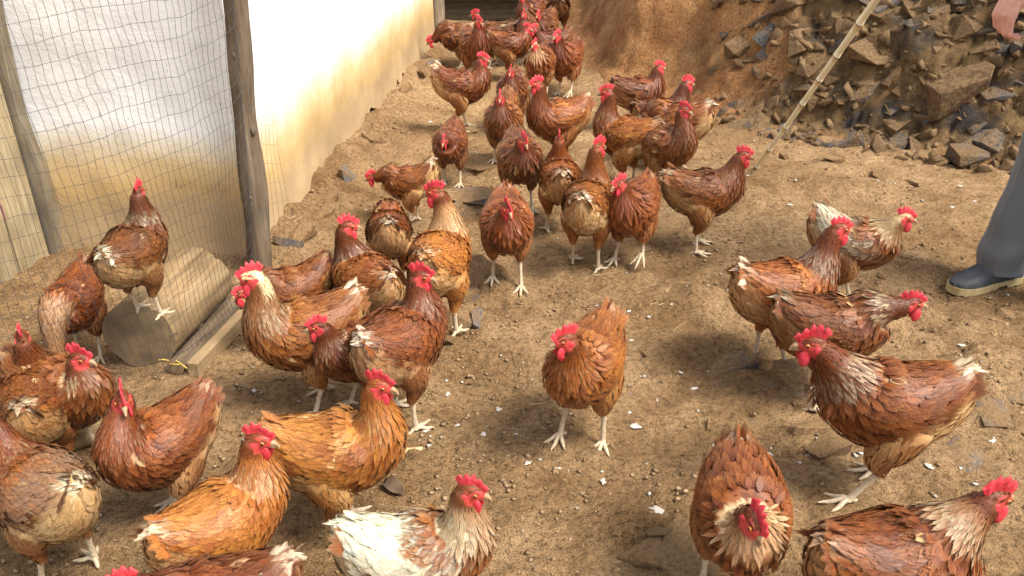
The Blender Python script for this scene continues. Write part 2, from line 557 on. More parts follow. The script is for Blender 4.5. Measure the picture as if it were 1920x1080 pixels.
# ---- earth bank at the back and right
BASE = np.array([(.62, 14), (.50, 9), (.44, 6.6), (.42, 5.6), (.52, 5.2), (.78, 4.95), (1.07, 4.45), (1.37, 4.13), (1.66, 3.96), (2.05, 3.74), (3.0, 3.3), (4.6, 2.7), (16, -2)])
def bank_dist(x, y):
    """signed distance to the foot of the bank, positive inside the bank"""
    best = np.full(np.shape(x), 1e9); sg = np.zeros(np.shape(x)); tpos = np.zeros(np.shape(x)); acc = 0
    for a, b in zip(BASE[:-1], BASE[1:]):
        d = b - a; l2 = d @ d
        t = np.clip(((x-a[0])*d[0] + (y-a[1])*d[1]) / l2, 0, 1)
        qx, qy = x - a[0] - t*d[0], y - a[1] - t*d[1]
        dd = np.hypot(qx, qy)
        cr = d[0]*qy - d[1]*qx
        m = dd < best
        best = np.where(m, dd, best); sg = np.where(m, np.sign(cr), sg)
    return best * np.where(sg == 0, 1, sg)

def bank_z(x, y):
    d = bank_dist(x, y) + .05*fbm(x*2.2, y*2.2, 0, 3, 51)
    z = np.where(d < 0, d*.5, np.where(d < .14, d*.55, .077 + (d-.14)*1.75))
    z = np.minimum(z, 2.35 + .1*fbm(x, y, 0, 2, 3))
    return z, d
bx_ = axis(.2, 3.4, .017, .1, 22); by_ = axis(2.7, 7.2, .017, -4, 16)
BX, BY = np.meshgrid(bx_, by_, indexing='ij')
BZ, BD = bank_z(BX, BY)
rocky = sstep(1.10, 1.42, BX + .22*fbm(BX*3, BY*3, BZ*3, 3, 67) - .12*BZ)
inside = sstep(-.02, .12, BD) * (np.hypot(BX, BY) < 9)
V = np.stack([BX, BY, BZ], -1)
nrm = np.cross(np.gradient(V, axis=0), np.gradient(V, axis=1)); nrm /= np.linalg.norm(nrm, axis=2)[..., None] + 1e-9
p = V
def facets(px, pz, size, seed):
    """angular blocks: nearest of jittered points gives each block its own tilt and depth"""
    gx_, gz_ = px/size, pz/size
    i0, j0_ = np.floor(gx_), np.floor(gz_)
    best = np.full(px.shape, 1e9); sec = np.full(px.shape, 1e9); out = np.zeros(px.shape)
    for a in (-1, 0, 1):
        for b in (-1, 0, 1):
            i, j = i0+a, j0_+b; zz0 = np.zeros_like(i)
            cx = i + .1 + .8*_hash(i, j, zz0, seed); cz = j + .1 + .8*_hash(i, j, zz0, seed+1)
            d = (gx_-cx)**2 + (gz_-cz)**2
            val = (_hash(i, j, zz0, seed+2)-.5) + 1.3*(_hash(i, j, zz0, seed+3)-.5)*(gx_-cx) + 1.5*(_hash(i, j, zz0, seed+4)-.3)*(gz_-cz)
            m = d < best
            sec = np.where(m, best, np.minimum(sec, d)); out = np.where(m, val, out); best = np.where(m, d, best)
    crack = sstep(.16, .0, np.sqrt(sec)-np.sqrt(best))
    return out - .45*crack
soil = .045*fbm(p[..., 0]*3, p[..., 1]*3, p[..., 2]*2, 4, 61) + .016*fbm(p[..., 0]*13, p[..., 1]*13, p[..., 2]*9, 3, 62)
blk = np.abs(fbm(p[..., 0]*4.3+p[..., 2]*1.5, p[..., 1]*4.3, p[..., 2]*7.5-p[..., 0]*2.0, 4, 63))
wx = p[..., 0] - .5*p[..., 1] + .05*fbm(p[..., 0]*6, p[..., 1]*6, p[..., 2]*6, 2, 65); wz = p[..., 2]*1.15 - .35*p[..., 0] + .05*fbm(p[..., 0]*5, p[..., 1]*5, p[..., 2]*5, 2, 66)
stone = .045*facets(wx, wz, .30, 500) + .028*facets(wx+7, wz+3, .14, 520) + .03*(blk-.35)
disp = (soil*(1-rocky) + (soil*.6+stone)*rocky) * inside
V = V + nrm*disp[..., None]
F = grid_faces(len(bx_), len(by_))
keep = (BD.reshape(-1)[F] > -.12).any(1)
F = F[keep]
used = np.unique(F); remap = np.full(V.shape[0]*V.shape[1], -1); remap[used] = np.arange(len(used))
bank = link('earth_bank', np_mesh('earth_bank', V.reshape(-1, 3)[used], remap[F]), M_BANK)
ra_ = bank.data.attributes.new('rocky', 'FLOAT', 'POINT'); ra_.data.foreach_set('value', (rocky*inside).reshape(-1)[used].astype(np.float32))
tag(bank, kind='structure')
bank['label'] = 'steep cut earth bank with stones showing in its face'

# ---- rocks
def rock_mesh(seed, flat=.6, n=11, bev=.014):
    rg = np.random.RandomState(seed)
    q = rg.normal(size=(n, 3)); q /= np.linalg.norm(q, axis=1)[:, None]
    q = np.sign(q)*np.abs(q)**.45
    q *= np.array([1, rg.uniform(.6, .95), flat*rg.uniform(.7, 1.2)]) * rg.uniform(.70, 1.10, (n, 1)) * .60
    bm = bmesh.new()
    for c in q: bm.verts.new(c)
    r = bmesh.ops.convex_hull(bm, input=bm.verts)
    bmesh.ops.delete(bm, geom=[g for g in r['geom_interior'] if isinstance(g, bmesh.types.BMVert)], context='VERTS')
    bmesh.ops.dissolve_limit(bm, angle_limit=R(16), verts=bm.verts, edges=bm.edges)
    bmesh.ops.bevel(bm, geom=bm.edges[:], offset=bev, segments=1, affect='EDGES')
    me = bpy.data.meshes.new('rock'); bm.to_mesh(me); bm.free()
    me.materials.append(M_ROCK)
    return me
ROCKS = [rock_mesh(100+k, .45 + .4*((k*7) % 10)/10) for k in range(22)]
SLABS = [rock_mesh(300+k, .38, 10) for k in range(8)]
YARD = []
for me in ROCKS:
    m2 = me.copy(); m2.materials.clear(); m2.materials.append(M_STONE); YARD.append(m2)
rg = np.random.RandomState(4)

def put_rock(name, me, loc, size, rot, parent=None, sc=(1, 1, 1)):
    o = bpy.data.objects.new(name, me); COL.objects.link(o)
    o.location = loc; o.scale = (size*sc[0], size*sc[1], size*sc[2]); o.rotation_euler = rot
    if parent is not None: o.parent = parent
    return o

placed = 0; tries = 0; spots = []
while placed < 298 and tries < 60000:
    tries += 1
    x = rg.uniform(.95, 3.1); y = rg.uniform(3.2, 5.6)
    d = float(bank_dist(np.array(x), np.array(y)))
    if d < -.05 or d > .85: continue
    w = float(sstep(1.0, 1.55, x - .15*d)) * (1.0 if d < .5 else .7)
    if x < 1.3: w *= float(sstep(.5, .15, d)) + .15
    if rg.rand() > w: continue
    sz = .09 + .25*rg.rand()**1.6
    if d < .05: sz *= .5
    if any((x-a)**2 + (y-b)**2 < (.24*(sz+c))**2 for a, b, c in spots): continue
    z, dd = bank_z(np.array(x), np.array(y)); z = float(z)
    i = min(max(np.searchsorted(bx_, x), 1), len(bx_)-2); j = min(max(np.searchsorted(by_, y), 1), len(by_)-2)
    pos = V[i, j] if d > -.02 else np.array([x, y, float(gh(x, y))])
    n = nrm[i, j]
    pos = pos - n*sz*(.20 if d > 0 else .08)
    me = SLABS[rg.randint(len(SLABS))] if rg.rand() < .45 else ROCKS[rg.randint(len(ROCKS))]
    put_rock('rock', me, tuple(pos), sz, (rg.normal(0, .22)+.40, rg.normal(0, .22)-.35, rg.normal(.3, .55) + (math.pi if rg.rand() < .5 else 0)*0), bank, (1.15, 1, 1))
    spots.append((x, y, sz)); placed += 1

def joined_rocks(name, pts, sizes, seed, parent, flat=1.0, mat=M_ROCK):
    """many small angular stones as one mesh"""
    g = np.random.RandomState(seed); protos = []
    for me in ROCKS[:8]:
        me.calc_loop_triangles(); t = np.empty(len(me.loop_triangles)*3, dtype=np.int32); me.loop_triangles.foreach_get('vertices', t)
        protos.append((mesh_co(me), t.reshape(-1, 3)))
    Vs, Fs, o = [], [], 0
    for p_, sz in zip(pts, sizes):
        v, f = protos[g.randint(8)]
        a, b, c = g.uniform(0, 6.28), g.normal(0, .5), g.normal(0, .5)
        m = np.array(Matrix.Rotation(a, 3, 'Z') @ Matrix.Rotation(b, 3, 'X') @ Matrix.Rotation(c, 3, 'Y'))
        w = (v*np.array([1.2, 1, .8*flat])*sz) @ m.T; Vs.append(w + p_); Fs.append(f+o); o += len(v)
    ob = link(name, np_mesh(name, np.concatenate(Vs), np.concatenate(Fs), False), mat, parent)
    return tag(ob, kind='stuff')
rp, rs = [], []
while len(rp) < 1100:
    x, y = rg.uniform(1.0, 3.0), rg.uniform(3.2, 5.4); d = float(bank_dist(np.array(x), np.array(y)))
    if d < -.08 or d > .8 or rg.rand() > float(sstep(1.0, 1.5, x))*(1 if d > .03 else .45) + (.12 if d < .1 and x > .8 else 0): continue
    if d < .02: pos = np.array([x, y, float(gh(x, y))+.004])
    else: pos = V[min(np.searchsorted(bx_, x), len(bx_)-1), min(np.searchsorted(by_, y), len(by_)-1)]
    q_ = .022 + .085*rg.rand()**1.8; rs.append(q_)
    rp.append(pos - nrm[min(np.searchsorted(bx_, x), len(bx_)-1), min(np.searchsorted(by_, y), len(by_)-1)]*q_*.22 if d > .02 else pos)
joined_rocks('rubble', rp, rs, 31, bank)

# stones set in the trodden earth: px, py, size, flatness, turn
for k, (px, py, sz, fl, rz) in enumerate([
    (893, 372, .25, .30, .3), (865, 400, .15, .3, 1.2), (905, 325, .12, .5, .7), (880, 245, .11, .5, .2), (925, 215, .13, .5, 1.1),
    (850, 612, .12, .8, .4), (893, 600, .10, .9, 1.9), (872, 560, .09, .6, .9), (835, 640, .07, .6, 2.2),
    (1378, 690, .14, .55, .2), (1440, 668, .11, .5, 1.4), (1490, 700, .13, .6, .8), (1500, 745, .10, .6, 2.4), (1455, 720, .08, .6, .1),
    (1530, 800, .20, .4, .3), (1590, 790, .14, .45, 1.3), (1640, 830, .16, .4, 2.0), (1560, 845, .10, .5, .5),
    (1228, 1052, .13, .5, .4), (1275, 1020, .12, .4, 1.1), (1195, 1075, .10, .5, 2.1), (1300, 1075, .12, .5, .2), (1240, 1000, .06, .6, .9),
    (1885, 742, .14, .25, .3), (1860, 770, .10, .3, 1.3), (1800, 860, .16, .35, .5), (1888, 590, .10, .3, 1.0), (1820, 640, .08, .3, 2.0),
    (800, 120, .13, .8, .5), (790, 135, .08, .6, 1.6), (818, 150, .07, .6, .3), (760, 175, .08, .7, 1.0), (700, 262, .09, .8, .4), (648, 330, .09, .8, 2.0),
    (596, 405, .10, .8, .6), (560, 440, .12, .9, 1.2), (540, 470, .09, .9, .1), (620, 372, .07, .8, 1.2),
    (1045, 330, .06, .5, .3), (1160, 690, .03, .6, .3), (1390, 455, .06, .3, .9), (1205, 470, .07, .3, .2), (1500, 330, .07, .4, .3), (1650, 330, .09, .5, 1.0),
    (1560, 300, .10, .5, .2), (1720, 345, .08, .5, 2.0), (1470, 420, .06, .4, .9), (1760, 420, .07, .35, .4), (1690, 480, .05, .5, 2.1), (1290, 880, .05, .5, .2), (1420, 790, .06, .4, 1.0)]):
    q = at_height(px, py)
    put_rock('rock', YARD[k % len(YARD)], (q[0], q[1], q[2] + sz*fl*.02), sz, (rg.normal(0, .12), rg.normal(0, .12), rz), ground, (1.15, .95, fl*1.3))

# loose blocks fallen from the bank
q = at_height(1813, 308)
tag(put_rock('stone_block', rock_mesh(911, .62, 12), (q[0], q[1], q[2]+.035), .15, (.08, .05, .3)), 'squarish brown stone block lying alone at the foot of the rocky bank', 'stone')
q = at_height(1452, 296)
tag(put_rock('clod', YARD[3], (q[0]+.05, q[1], q[2]+.012), .055, (.1, 0, .5)), 'small dark red clod lying beside the bamboo tip', 'stone')

# ---- grit, pebbles, droppings and straw on the ground
def scatter_points(n, seed, xr=(-1.9, 2.4), yr=(.85, 6.0), bias=None):
    g = np.random.RandomState(seed); out = []
    while len(out) < n:
        x = g.uniform(*xr, n); y = yr[0] + (yr[1]-yr[0])*g.rand(n)**1.35
        cl = vn(x*2.6, y*2.6, 0, seed)
        m = (g.rand(n) < np.clip(.45 + .9*cl, .08, 1)) & (bank_dist(x, y) < -.02)
        off = (x-WALL_A[0])*WNRM[0] + (y-WALL_A[1])*WNRM[1]
        m &= (off > .03) | (y < 2.6)
        out += list(zip(x[m], y[m]))
    return np.array(out[:n])

def blobs(name, n, seed, smin, smax, flat, mat, power=2.5, flip=True):
    g = np.random.RandomState(seed); pts = scatter_points(n, seed)
    oct_ = np.array([[1, 0, 0], [.31, .95, 0], [-.81, .59, 0], [-.81, -.59, 0], [.31, -.95, 0], [0, 0, 1.0], [0, 0, -.6]])
    f0 = np.array([[k, (k+1) % 5, 5] for k in range(5)] + [[(k+1) % 5, k, 6] for k in range(5)])
    s = smin + (smax-smin)*g.rand(n)**power
    v = np.tile(oct_, (n, 1, 1)) * (1 + g.uniform(-.38, .38, (n, 7, 1)))
    v[..., 2] *= flat; v[..., 0] *= g.uniform(.7, 1.5, (n, 1))
    a = g.uniform(0, 6.28, n); ca, sa = np.cos(a)[:, None], np.sin(a)[:, None]
    x, y = v[..., 0]*ca - v[..., 1]*sa, v[..., 0]*sa + v[..., 1]*ca
    v = np.stack([x, y, v[..., 2]], -1) * s[:, None, None]
    z = gh(pts[:, 0], pts[:, 1])
    v += np.stack([pts[:, 0], pts[:, 1], z + s*flat*.25 + .002], -1)[:, None]
    f = (f0[None] + (np.arange(n)*7)[:, None, None]).reshape(-1, 3)
    o = link(name, np_mesh(name, v.reshape(-1, 3), f, smooth=False), mat)
    return tag(o, kind='stuff')
tag(blobs('gravel', 14000, 11, .0012, .0085, .45, M_PEBBLE, 4.0), 'brown grit and small pebbles strewn over the yard')
tag(blobs('droppings', 1500, 12, .0015, .0085, .28, M_DROP, 3.0), 'white hen droppings spotted over the yard')

g = np.random.RandomState(15); pts = scatter_points(160, 15)
mb_v, mb_f = [], []
for k, (x, y) in enumerate(pts):
    a = g.uniform(0, 3.14); l = g.uniform(.006, .030); w = g.uniform(.0006, .0014); z = float(gh(x, y)) + .004
    dx, dy = math.cos(a)*l, math.sin(a)*l; nx, ny = -math.sin(a)*w, math.cos(a)*w
    o = len(mb_v); t = g.uniform(-.003, .006)
    mb_v += [(x-dx+nx, y-dy+ny, z), (x-dx-nx, y-dy-ny, z), (x+dx-nx, y+dy-ny, z+t), (x+dx+nx, y+dy+ny, z+t), (x-dx, y-dy, z+w*1.6), (x+dx, y+dy, z+t+w*1.6)]
    mb_f += [[o, o+3, o+5, o+4], [o+1, o+4, o+5, o+2], [o, o+1, o+2, o+3]]
tag(link('straw', py_mesh('straw', mb_v, mb_f), M_STRAW), 'scraps of straw trodden into the yard', kind='stuff')

sp_ = scatter_points(420, 19); g = np.random.RandomState(19)
joined_rocks('small_stones', [np.array([x, y, float(gh(x, y)) + .002]) for x, y in sp_], .006 + .030*g.rand(420)**3.2, 33, ground, .6, M_STONE)

# white splashes of droppings that can be made out one by one are larger flat crusts
def crust_mesh(seed):
    g = np.random.RandomState(seed); n = 11
    a = np.linspace(0, 2*math.pi, n, endpoint=False); r = g.uniform(.25, 1.25, n)
    v = [(math.cos(t)*q, math.sin(t)*q*.7, 0) for t, q in zip(a, r)] + [(math.cos(t)*q*.55, math.sin(t)*q*.4, .16*g.uniform(.5, 1.3)) for t, q in zip(a, r)] + [(0, 0, .14)]
    f = [[k, (k+1) % n, n+(k+1) % n, n+k] for k in range(n)] + [[n+k, n+(k+1) % n, 2*n] for k in range(n)]
    me = py_mesh('dropping', v, f, True); me.materials.append(M_DROP); return me
CR_ = [crust_mesh(40+k) for k in range(7)]
for k, (px, py, s) in enumerate([(1190, 800, .022), (1228, 958, .030), (1262, 572, .016), (1330, 700, .013), (1300, 730, .016), (1168, 680, .013), (990, 870, .014), (1185, 640, .014), (905, 815, .018), (800, 810, .014),
    (1255, 300, .012), (1480, 385, .016), (1492, 340, .014), (1800, 350, .016), (1785, 390, .016), (1870, 320, .0), (1805, 650, .016), (1860, 830, .016), (1740, 875, .016), (1515, 855, .014), (1500, 870, .010),
    (808, 230, .022), (1120, 575, .012), (1320, 600, .012), (1230, 560, .012), (840, 740, .014), (780, 800, .02), (935, 770, .016), (860, 800, .013), (1050, 880, .010), (1130, 905, .015), (1275, 700, .012), (1180, 585, .012), (1400, 330, .012), (1790, 470, .013)]):
    if s == 0: continue
    q = at_height(px, py)
    o = put_rock('dropping', CR_[k % 7], (q[0], q[1], q[2]+.004), s*.85, (0, 0, k*1.7), ground)

# ---- the whitewashed building
bld = empty('whitewashed_building', (WALL_A[0], WALL_A[1], 0))
tag(bld, 'whitewashed building with mud-stained wall foot at the corner of the yard', 'building')
def to3(p, z): return np.array([p[0], p[1], z])
FDIR = -WNRM                                    # along the front wall, to the left
O3 = to3(WALL_A, 0)
def wall_panel(name, a, d, nrm2, length, splash, seed, bottom):
    nu, nz = int(length/.03)+1, 70
    u = np.linspace(0, length, nu); zz = np.concatenate([np.linspace(0, 1, 46)**1.1*.9, np.linspace(.92, 2.6, 24)])
    U_, Z_ = np.meshgrid(u, zz, indexing='ij')
    low = bottom + .05*fbm(u*3.2, 0, 0, 3, seed) + .035*fbm(u*14, 0, 0, 2, seed+3)
    Zr = np.maximum(Z_, low[:, None])
    bulge = .012*fbm(U_*2.2, Z_*2.2, 0, 3, seed+5) + .014*sstep(.14, .0, Zr-low[:, None])
    bulge = bulge*sstep(0, .08, U_)
    P = a + np.stack([d[0]*U_, d[1]*U_, Zr], -1) + np.stack([nrm2[0]*bulge, nrm2[1]*bulge, 0*bulge], -1)
    back = P.copy(); back -= np.array([nrm2[0], nrm2[1], 0])*.05
    edge = np.stack([P[:, 0], back[:, 0]], 1)
    v = np.concatenate([P.reshape(-1, 3), edge.reshape(-1, 3)])
    f = np.concatenate([grid_faces(nu, nz), grid_faces(nu, 2, off=nu*nz)])
    me = np_mesh(name, v - O3, f)
    at = me.attributes.new('splash', 'FLOAT', 'POINT'); at.data.foreach_set('value', np.full(len(v), splash, dtype=np.float32))
    bm = bmesh.new(); bm.from_mesh(me); bmesh.ops.recalc_face_normals(bm, faces=bm.faces[:]); bm.to_mesh(me); bm.free()
    return link(name, me, M_PLASTER, bld)
LEN = float(np.linalg.norm(WALL_B - WALL_A))
wall_panel('wall', O3, WDIR, WNRM, LEN, .52, 71, .045)
wall_panel('wall', O3 + to3(WNRM, 0)*.004, FDIR, -WDIR, 3.0, .49, 75, -.01)
ang = math.atan2(WDIR[1], WDIR[0])
rotm = np.array([[math.cos(ang), -math.sin(ang), 0], [math.sin(ang), math.cos(ang), 0], [0, 0, 1]])
c0 = O3 + to3(WDIR, 0)*(LEN/2) + to3(FDIR, 0)*1.5
link('foundation', MB().box(c0 + (0, 0, .04) - O3, (LEN-.06, 2.94, .36), rotm).mesh('foundation', False), M_DIRT, bld)
link('roof', MB().box(c0 + (0, 0, 2.66) - O3, (LEN, 3.0, .10), rotm).mesh('roof', False), M_JAMB, bld)
e0 = O3 + to3(WDIR, 0)*LEN
link('wall', MB().box(e0 + to3(FDIR, 0)*1.5 + (0, 0, 1.3) - to3(WDIR, 0)*.03 - O3, (.055, 2.98, 2.55), rotm).mesh('wall', False), M_DARKWOOD, bld)
link('corner_post', MB().tube([e0 + (.03, .05, -.05) - O3, e0 + (.035, .05, 1.2) - O3, e0 + (.03, .05, 2.4) - O3], [.045, .042, .04], 8).mesh('corner_post'), M_POST, bld)

# ---- pale board partition left of the front wall, with its dark jamb and a hanging cable
j0 = O3 + to3(FDIR, 0)*.755
bp = empty('board_partition', (j0[0], j0[1], 0))
tag(bp, 'pale upright board partition with a dark jamb behind the netting', 'partition')
pd = np.array([-.30, -.95]); pd /= np.linalg.norm(pd)
pa = math.atan2(pd[1], pd[0]); pr = np.array([[math.cos(pa), -math.sin(pa), 0], [math.sin(pa), math.cos(pa), 0], [0, 0, 1]])
jam_n = 14
jz = np.linspace(-.03, 2.4, jam_n)
jv = []
for z in jz:
    w = .042 + .010*math.sin(z*9) + .006*math.sin(z*23)
    for dx, dy in ((-.03, -.05), (w-.012, -.05), (w-.012, -.002), (-.03, -.002)):
        jv.append((FDIR[0]*-dx + WDIR[0]*dy, FDIR[1]*-dx + WDIR[1]*dy, z))
jf = grid_faces(jam_n, 4, True).tolist() + [[0, 1, 2, 3], [4*jam_n-1, 4*jam_n-2, 4*jam_n-3, 4*jam_n-4]]
link('jamb', py_mesh('jamb', jv, jf), M_JAMB, bp)
s = .055
for k in range(8):
    wid = .155 + .02*((k*37) % 5 - 2)/2
    c = np.array([pd[0]*(s+wid/2), pd[1]*(s+wid/2), 1.18]) + np.array([.0, .0, 0])
    me = bevel_mesh(MB().box(c, (wid-.005, .022 + .004*(k % 2), 2.4 - .02*(k % 3)), pr).mesh('board', False), .002)
    link('board', me, M_BOARD, bp); s += wid
cab = MB().tube([(-.035+.0*k, -.075-.006*k, 1.75-.125*k) if k < 12 else (-.035, -.15, .22) for k in range(13)], .0055, 6).mesh('cable')
co_ = mesh_co(cab)
o = link('cable', cab, M_CABLE); o.location = (j0[0]-.015, j0[1]-.03, 0)
tag(o, 'dark red cable hanging down the jamb of the board partition', 'cable')

# ---- netting fence on its crooked pole
pb = at_height(484, 506)
ptop = ray(443, 0); ptop = ptop*((pb[1]+.0)/ptop[1]); ptop[2] += CAM_H
fence = empty('net_fence', tuple(pb))
tag(fence, 'dark square-mesh net fence stretched from a crooked wooden pole', 'fence')
lean = (ptop - pb) / (ptop[2] - pb[2])
zz = np.linspace(-.08, 2.15, 30)
pp = np.array([lean*z for z in zz]) + np.stack([.005*np.sin(zz*4.2+1)+.004*np.sin(zz*9), .008*np.sin(zz*4), 0*zz], -1)
rr = .036 + .0035*np.sin(zz*7) + .003*np.sin(zz*17+2) + .004*(1-zz/2.2)
post = link('post', MB().tube(pp, rr, 14).mesh('post'), M_POST, fence)
for z, a in ((.28, -1.4), (.74, -1.9), (1.02, -.9), (.5, -.6)):
    c = lean*z + np.array([math.cos(a), math.sin(a), 0])*.030
    link('knot', MB().ell(c, (.008, .009, .016)).mesh('knot'), M_POST, post)
bot = [pb + (.005, -.03, .0), at_height(458, 570), at_height(440, 612), at_height(352, 694), at_height(190, 742), at_height(0, 798), np.array([-1.72, 1.42, 0])]
bot = np.array(bot); bl = np.concatenate([[0], np.cumsum(np.linalg.norm(np.diff(bot[:, :2], axis=0), axis=1))])
topA = pb + lean*2.1 + (0, -.035, 0); topB = np.array([-1.72, 1.42, 2.1])
su = np.arange(0, bl[-1], .023); nzr = 43
sub = 2
uu = np.linspace(0, su[-1], (len(su)-1)*sub+1); vv = np.linspace(0, 1, (nzr-1)*sub+1)
bx = np.stack([np.interp(uu, bl, bot[:, k]) for k in range(3)], -1)
for _ in range(6): bx[1:-1] = (bx[:-2] + bx[1:-1]*2 + bx[2:])/4
tx = topA + (topB-topA)*(uu/uu[-1])[:, None]
w = (1 - vv)**2.2
NP = tx[:, None]*(1-w)[None, :, None] + bx[:, None]*w[None, :, None]
pole_line = pb + lean*(vv*2.1)[:, None] + (0, -.042, 0)
NP[..., 2] = bx[:, None, 2] + .004 + vv[None]*(2.08) - .035*np.sin(uu/uu[-1]*math.pi)[:, None]*(vv*(1-vv)*4)[None] + .0
kx, ky = np.meshgrid(uu, vv*2.1, indexing='ij')
NP[..., 0] +=   .008*fbm(kx*5, ky*4, 0, 3, 81) + .0025*fbm(kx*22, ky*22, 0, 2, 85)
NP[..., 1] += .016*fbm(kx*4, ky*3.4, 0, 3, 82)
NP[..., 2] +=   .010*fbm(kx*4.5, ky*3.1, 0, 3, 83) + .002*fbm(kx*25, ky*20, 0, 2, 86)
fade = sstep(.0, .12, kx)[..., None]
NP = NP*fade + (1-fade)*(pole_line[None] + np.stack([0*kx, -.0*kx, 0*kx], -1))
nb = MB()
def strand(P, r=.00064):
    T, S, U = frames(P)
    nb.add(np.concatenate([P + S*r, P - S*r*.5 + U*r*.87, P - S*r*.5 - U*r*.87]),
           [[a*len(P)+i, a*len(P)+i+1, b*len(P)+i+1, b*len(P)+i] for a, b in ((0, 1), (1, 2), (2, 0)) for i in range(len(P)-1)])
for k in range(0, len(uu), sub): strand(NP[k])
for k in range(0, len(vv), sub): strand(NP[:, k])
# the loose selvedge that sticks out past the pole
lv = np.linspace(0, 1, 60); lu = np.arange(0, 5)
LP = np.zeros((5, 60, 3))
for k in lu:
    wdt = (.004 + .0095*k)*(1 + .55*np.sin(lv*9+1) + .35*np.sin(lv*23)) * (1 + .9*np.exp(-((lv-.26)/.09)**2))
    LP[k] = pb + lean*(lv*2.0+.03)[:, None] + np.stack([.03 + wdt*.95, .035 + wdt*.25, .004*np.sin(lv*40+k)], -1)
for k in lu: strand(LP[k], .00045)
for k in range(0, 60, 2): strand(LP[:, k], .00045)
net = link('net', nb.mesh('net', False), M_NET, fence); net.matrix_parent_inverse = Matrix.Translation(-Vector(pb))
tag(net, kind='stuff')
# bits of yellow twine that tie the net down
def twine(px, py, seed, label):
    g = np.random.RandomState(seed); q = at_height(px, py, .02)
    t = np.linspace(0, 1, 26)
    P = np.stack([.028*np.sin(t*9+seed)+.03*(t-.5), .02*np.cos(t*11+seed), .012+.018*np.sin(t*7+seed)**2], -1)
    o = link('twine', MB().tube(P, .0022, 5).mesh('twine'), M_YELLOW); o.location = q
    tag(o, label, 'twine')
twine(449, 572, 3, 'yellow twine tied where the plank meets the net near the pole')
twine(328, 693, 5, 'yellow twine scrap at the low end of the grey branch')

# ---- log, branch, plank and offcut
def log_between(name, a, b, r, label, cat, mat, seed, seg=26, rough=.07, crack=None, ends=True, taper=0.0, sec=30):
    """lies along its own y axis from a to b"""
    a, b = np.asarray(a, float), np.asarray(b, float)
    L_ = np.linalg.norm(b-a); g = np.random.RandomState(seed)
    o = empty(name, tuple(a)) if ends else None
    q = Vector(b-a).to_track_quat('Y', 'Z')
    t = np.linspace(0, L_, seg); an = np.linspace(0, 2*math.pi, sec, endpoint=False)
    T_, A_ = np.meshgrid(t, an, indexing='ij')
    rad = (r*(1-taper*T_/L_))*(1 + rough*fbm(np.cos(A_)*1.6+seed, np.sin(A_)*1.6, T_*2.5, 3, seed) + rough*.4*fbm(np.cos(A_)*6, np.sin(A_)*6, T_*3, 2, seed+2))
    if crack is not None:
        dd = np.abs((A_ - crack - .25*np.sin(T_*6) + math.pi) % (2*math.pi) - math.pi)
        rad = rad - r*.20*np.exp(-(dd/.035)**2)*sstep(.02, .12, T_+.06)
    v = np.stack([np.sin(A_)*rad, T_, np.cos(A_)*rad], -1).reshape(-1, 3)
    f = [list(x) for x in grid_faces(seg, sec, True)]
    me = py_mesh(name, v, f, True)
    if ends:
        body = link('trunk', me, mat, o)
        for nm, i, s_ in (('cut_end', 0, -1), ('cut_end', seg-1, 1)):
            ring = v[i*sec:(i+1)*sec]; c = ring.mean(0)
            inner = c + (ring-c)*.5 + (0, s_*.004, 0)
            vv_ = np.concatenate([ring, inner, [c + (0, s_*.004, 0)]])
            ff = [[k, (k+1) % sec, sec+(k+1) % sec, sec+k] for k in range(sec)] + [[sec+k, sec+(k+1) % sec, 2*sec] for k in range(sec)]
            if s_ > 0: ff = [x[::-1] for x in ff]
            link(nm, py_mesh('cut_end', vv_, ff, False), M_CUT, o)
    o.rotation_mode = 'QUATERNION'; o.rotation_quaternion = q
    tag(o, label, cat)
    return o
LA, LB = at_height(262, 630, .105), at_height(372, 520, .105)
log_between('log', LA, LB, .108, 'thick split log lying in the corner under a hen behind the net', 'log', M_LOG, 5, crack=.55, sec=80, rough=.045)
ba, bb = at_height(328, 690, .026), at_height(462, 545, .03)
br = log_between('branch', ba, bb, .027, 'grey knobbly branch lying between the thick log and the plank', 'branch', M_BARK, 8, rough=.16, sec=14)
link('stub', MB().tube([(-.0, .19, .0), (-.035, .21, .012), (-.055, .225, .016)], [.02, .018, .014], 9).mesh('stub'), M_BARK, br)
pa_, pb_ = at_height(362, 694, .022), at_height(458, 592, .024)
pl = bevel_mesh(MB().box((0, .5*np.linalg.norm(pb_-pa_), 0), (.034, np.linalg.norm(pb_-pa_), .044)).mesh('plank', False), .002)
plo = link('plank', pl, M_PLANK); plo.location = pa_; plo.rotation_mode = 'QUATERNION'; plo.rotation_quaternion = Vector(pb_-pa_).to_track_quat('Y', 'Z')
tag(plo, 'narrow pale sawn plank lying against the foot of the net', 'plank')
log_between('log_offcut', at_height(132, 822, .03), at_height(186, 806, .03), .031, 'short pale log offcut lying on the earth between two hens', 'log', M_LOG, 12, seg=8, sec=16)

# ---- low box with a galvanised sheet lid at the far end of the passage
fb = at_height(905, 38)
box = empty('low_box', tuple(fb))
tag(box, 'low dark wooden box under a galvanised sheet at the end of the passage', 'box')
for k in range(4):
    link('board', bevel_mesh(MB().box((0, 0, .028+.046*k), (1.0, .03, .044)).mesh('board', False), .002), M_DARKWOOD, box)
for s_ in (-1, 1):
    link('side_board', bevel_mesh(MB().box((.49*s_, .26, .10), (.025, .46, .19)).mesh('side_board', False), .002), M_DARKWOOD, box)
link('lid', bevel_mesh(MB().box((.06, .24, .215), (1.18, .62, .016), [[1, 0, .02], [0, 1, 0], [-.02, 0, 1]]).mesh('lid', False), .003), M_METAL, box)

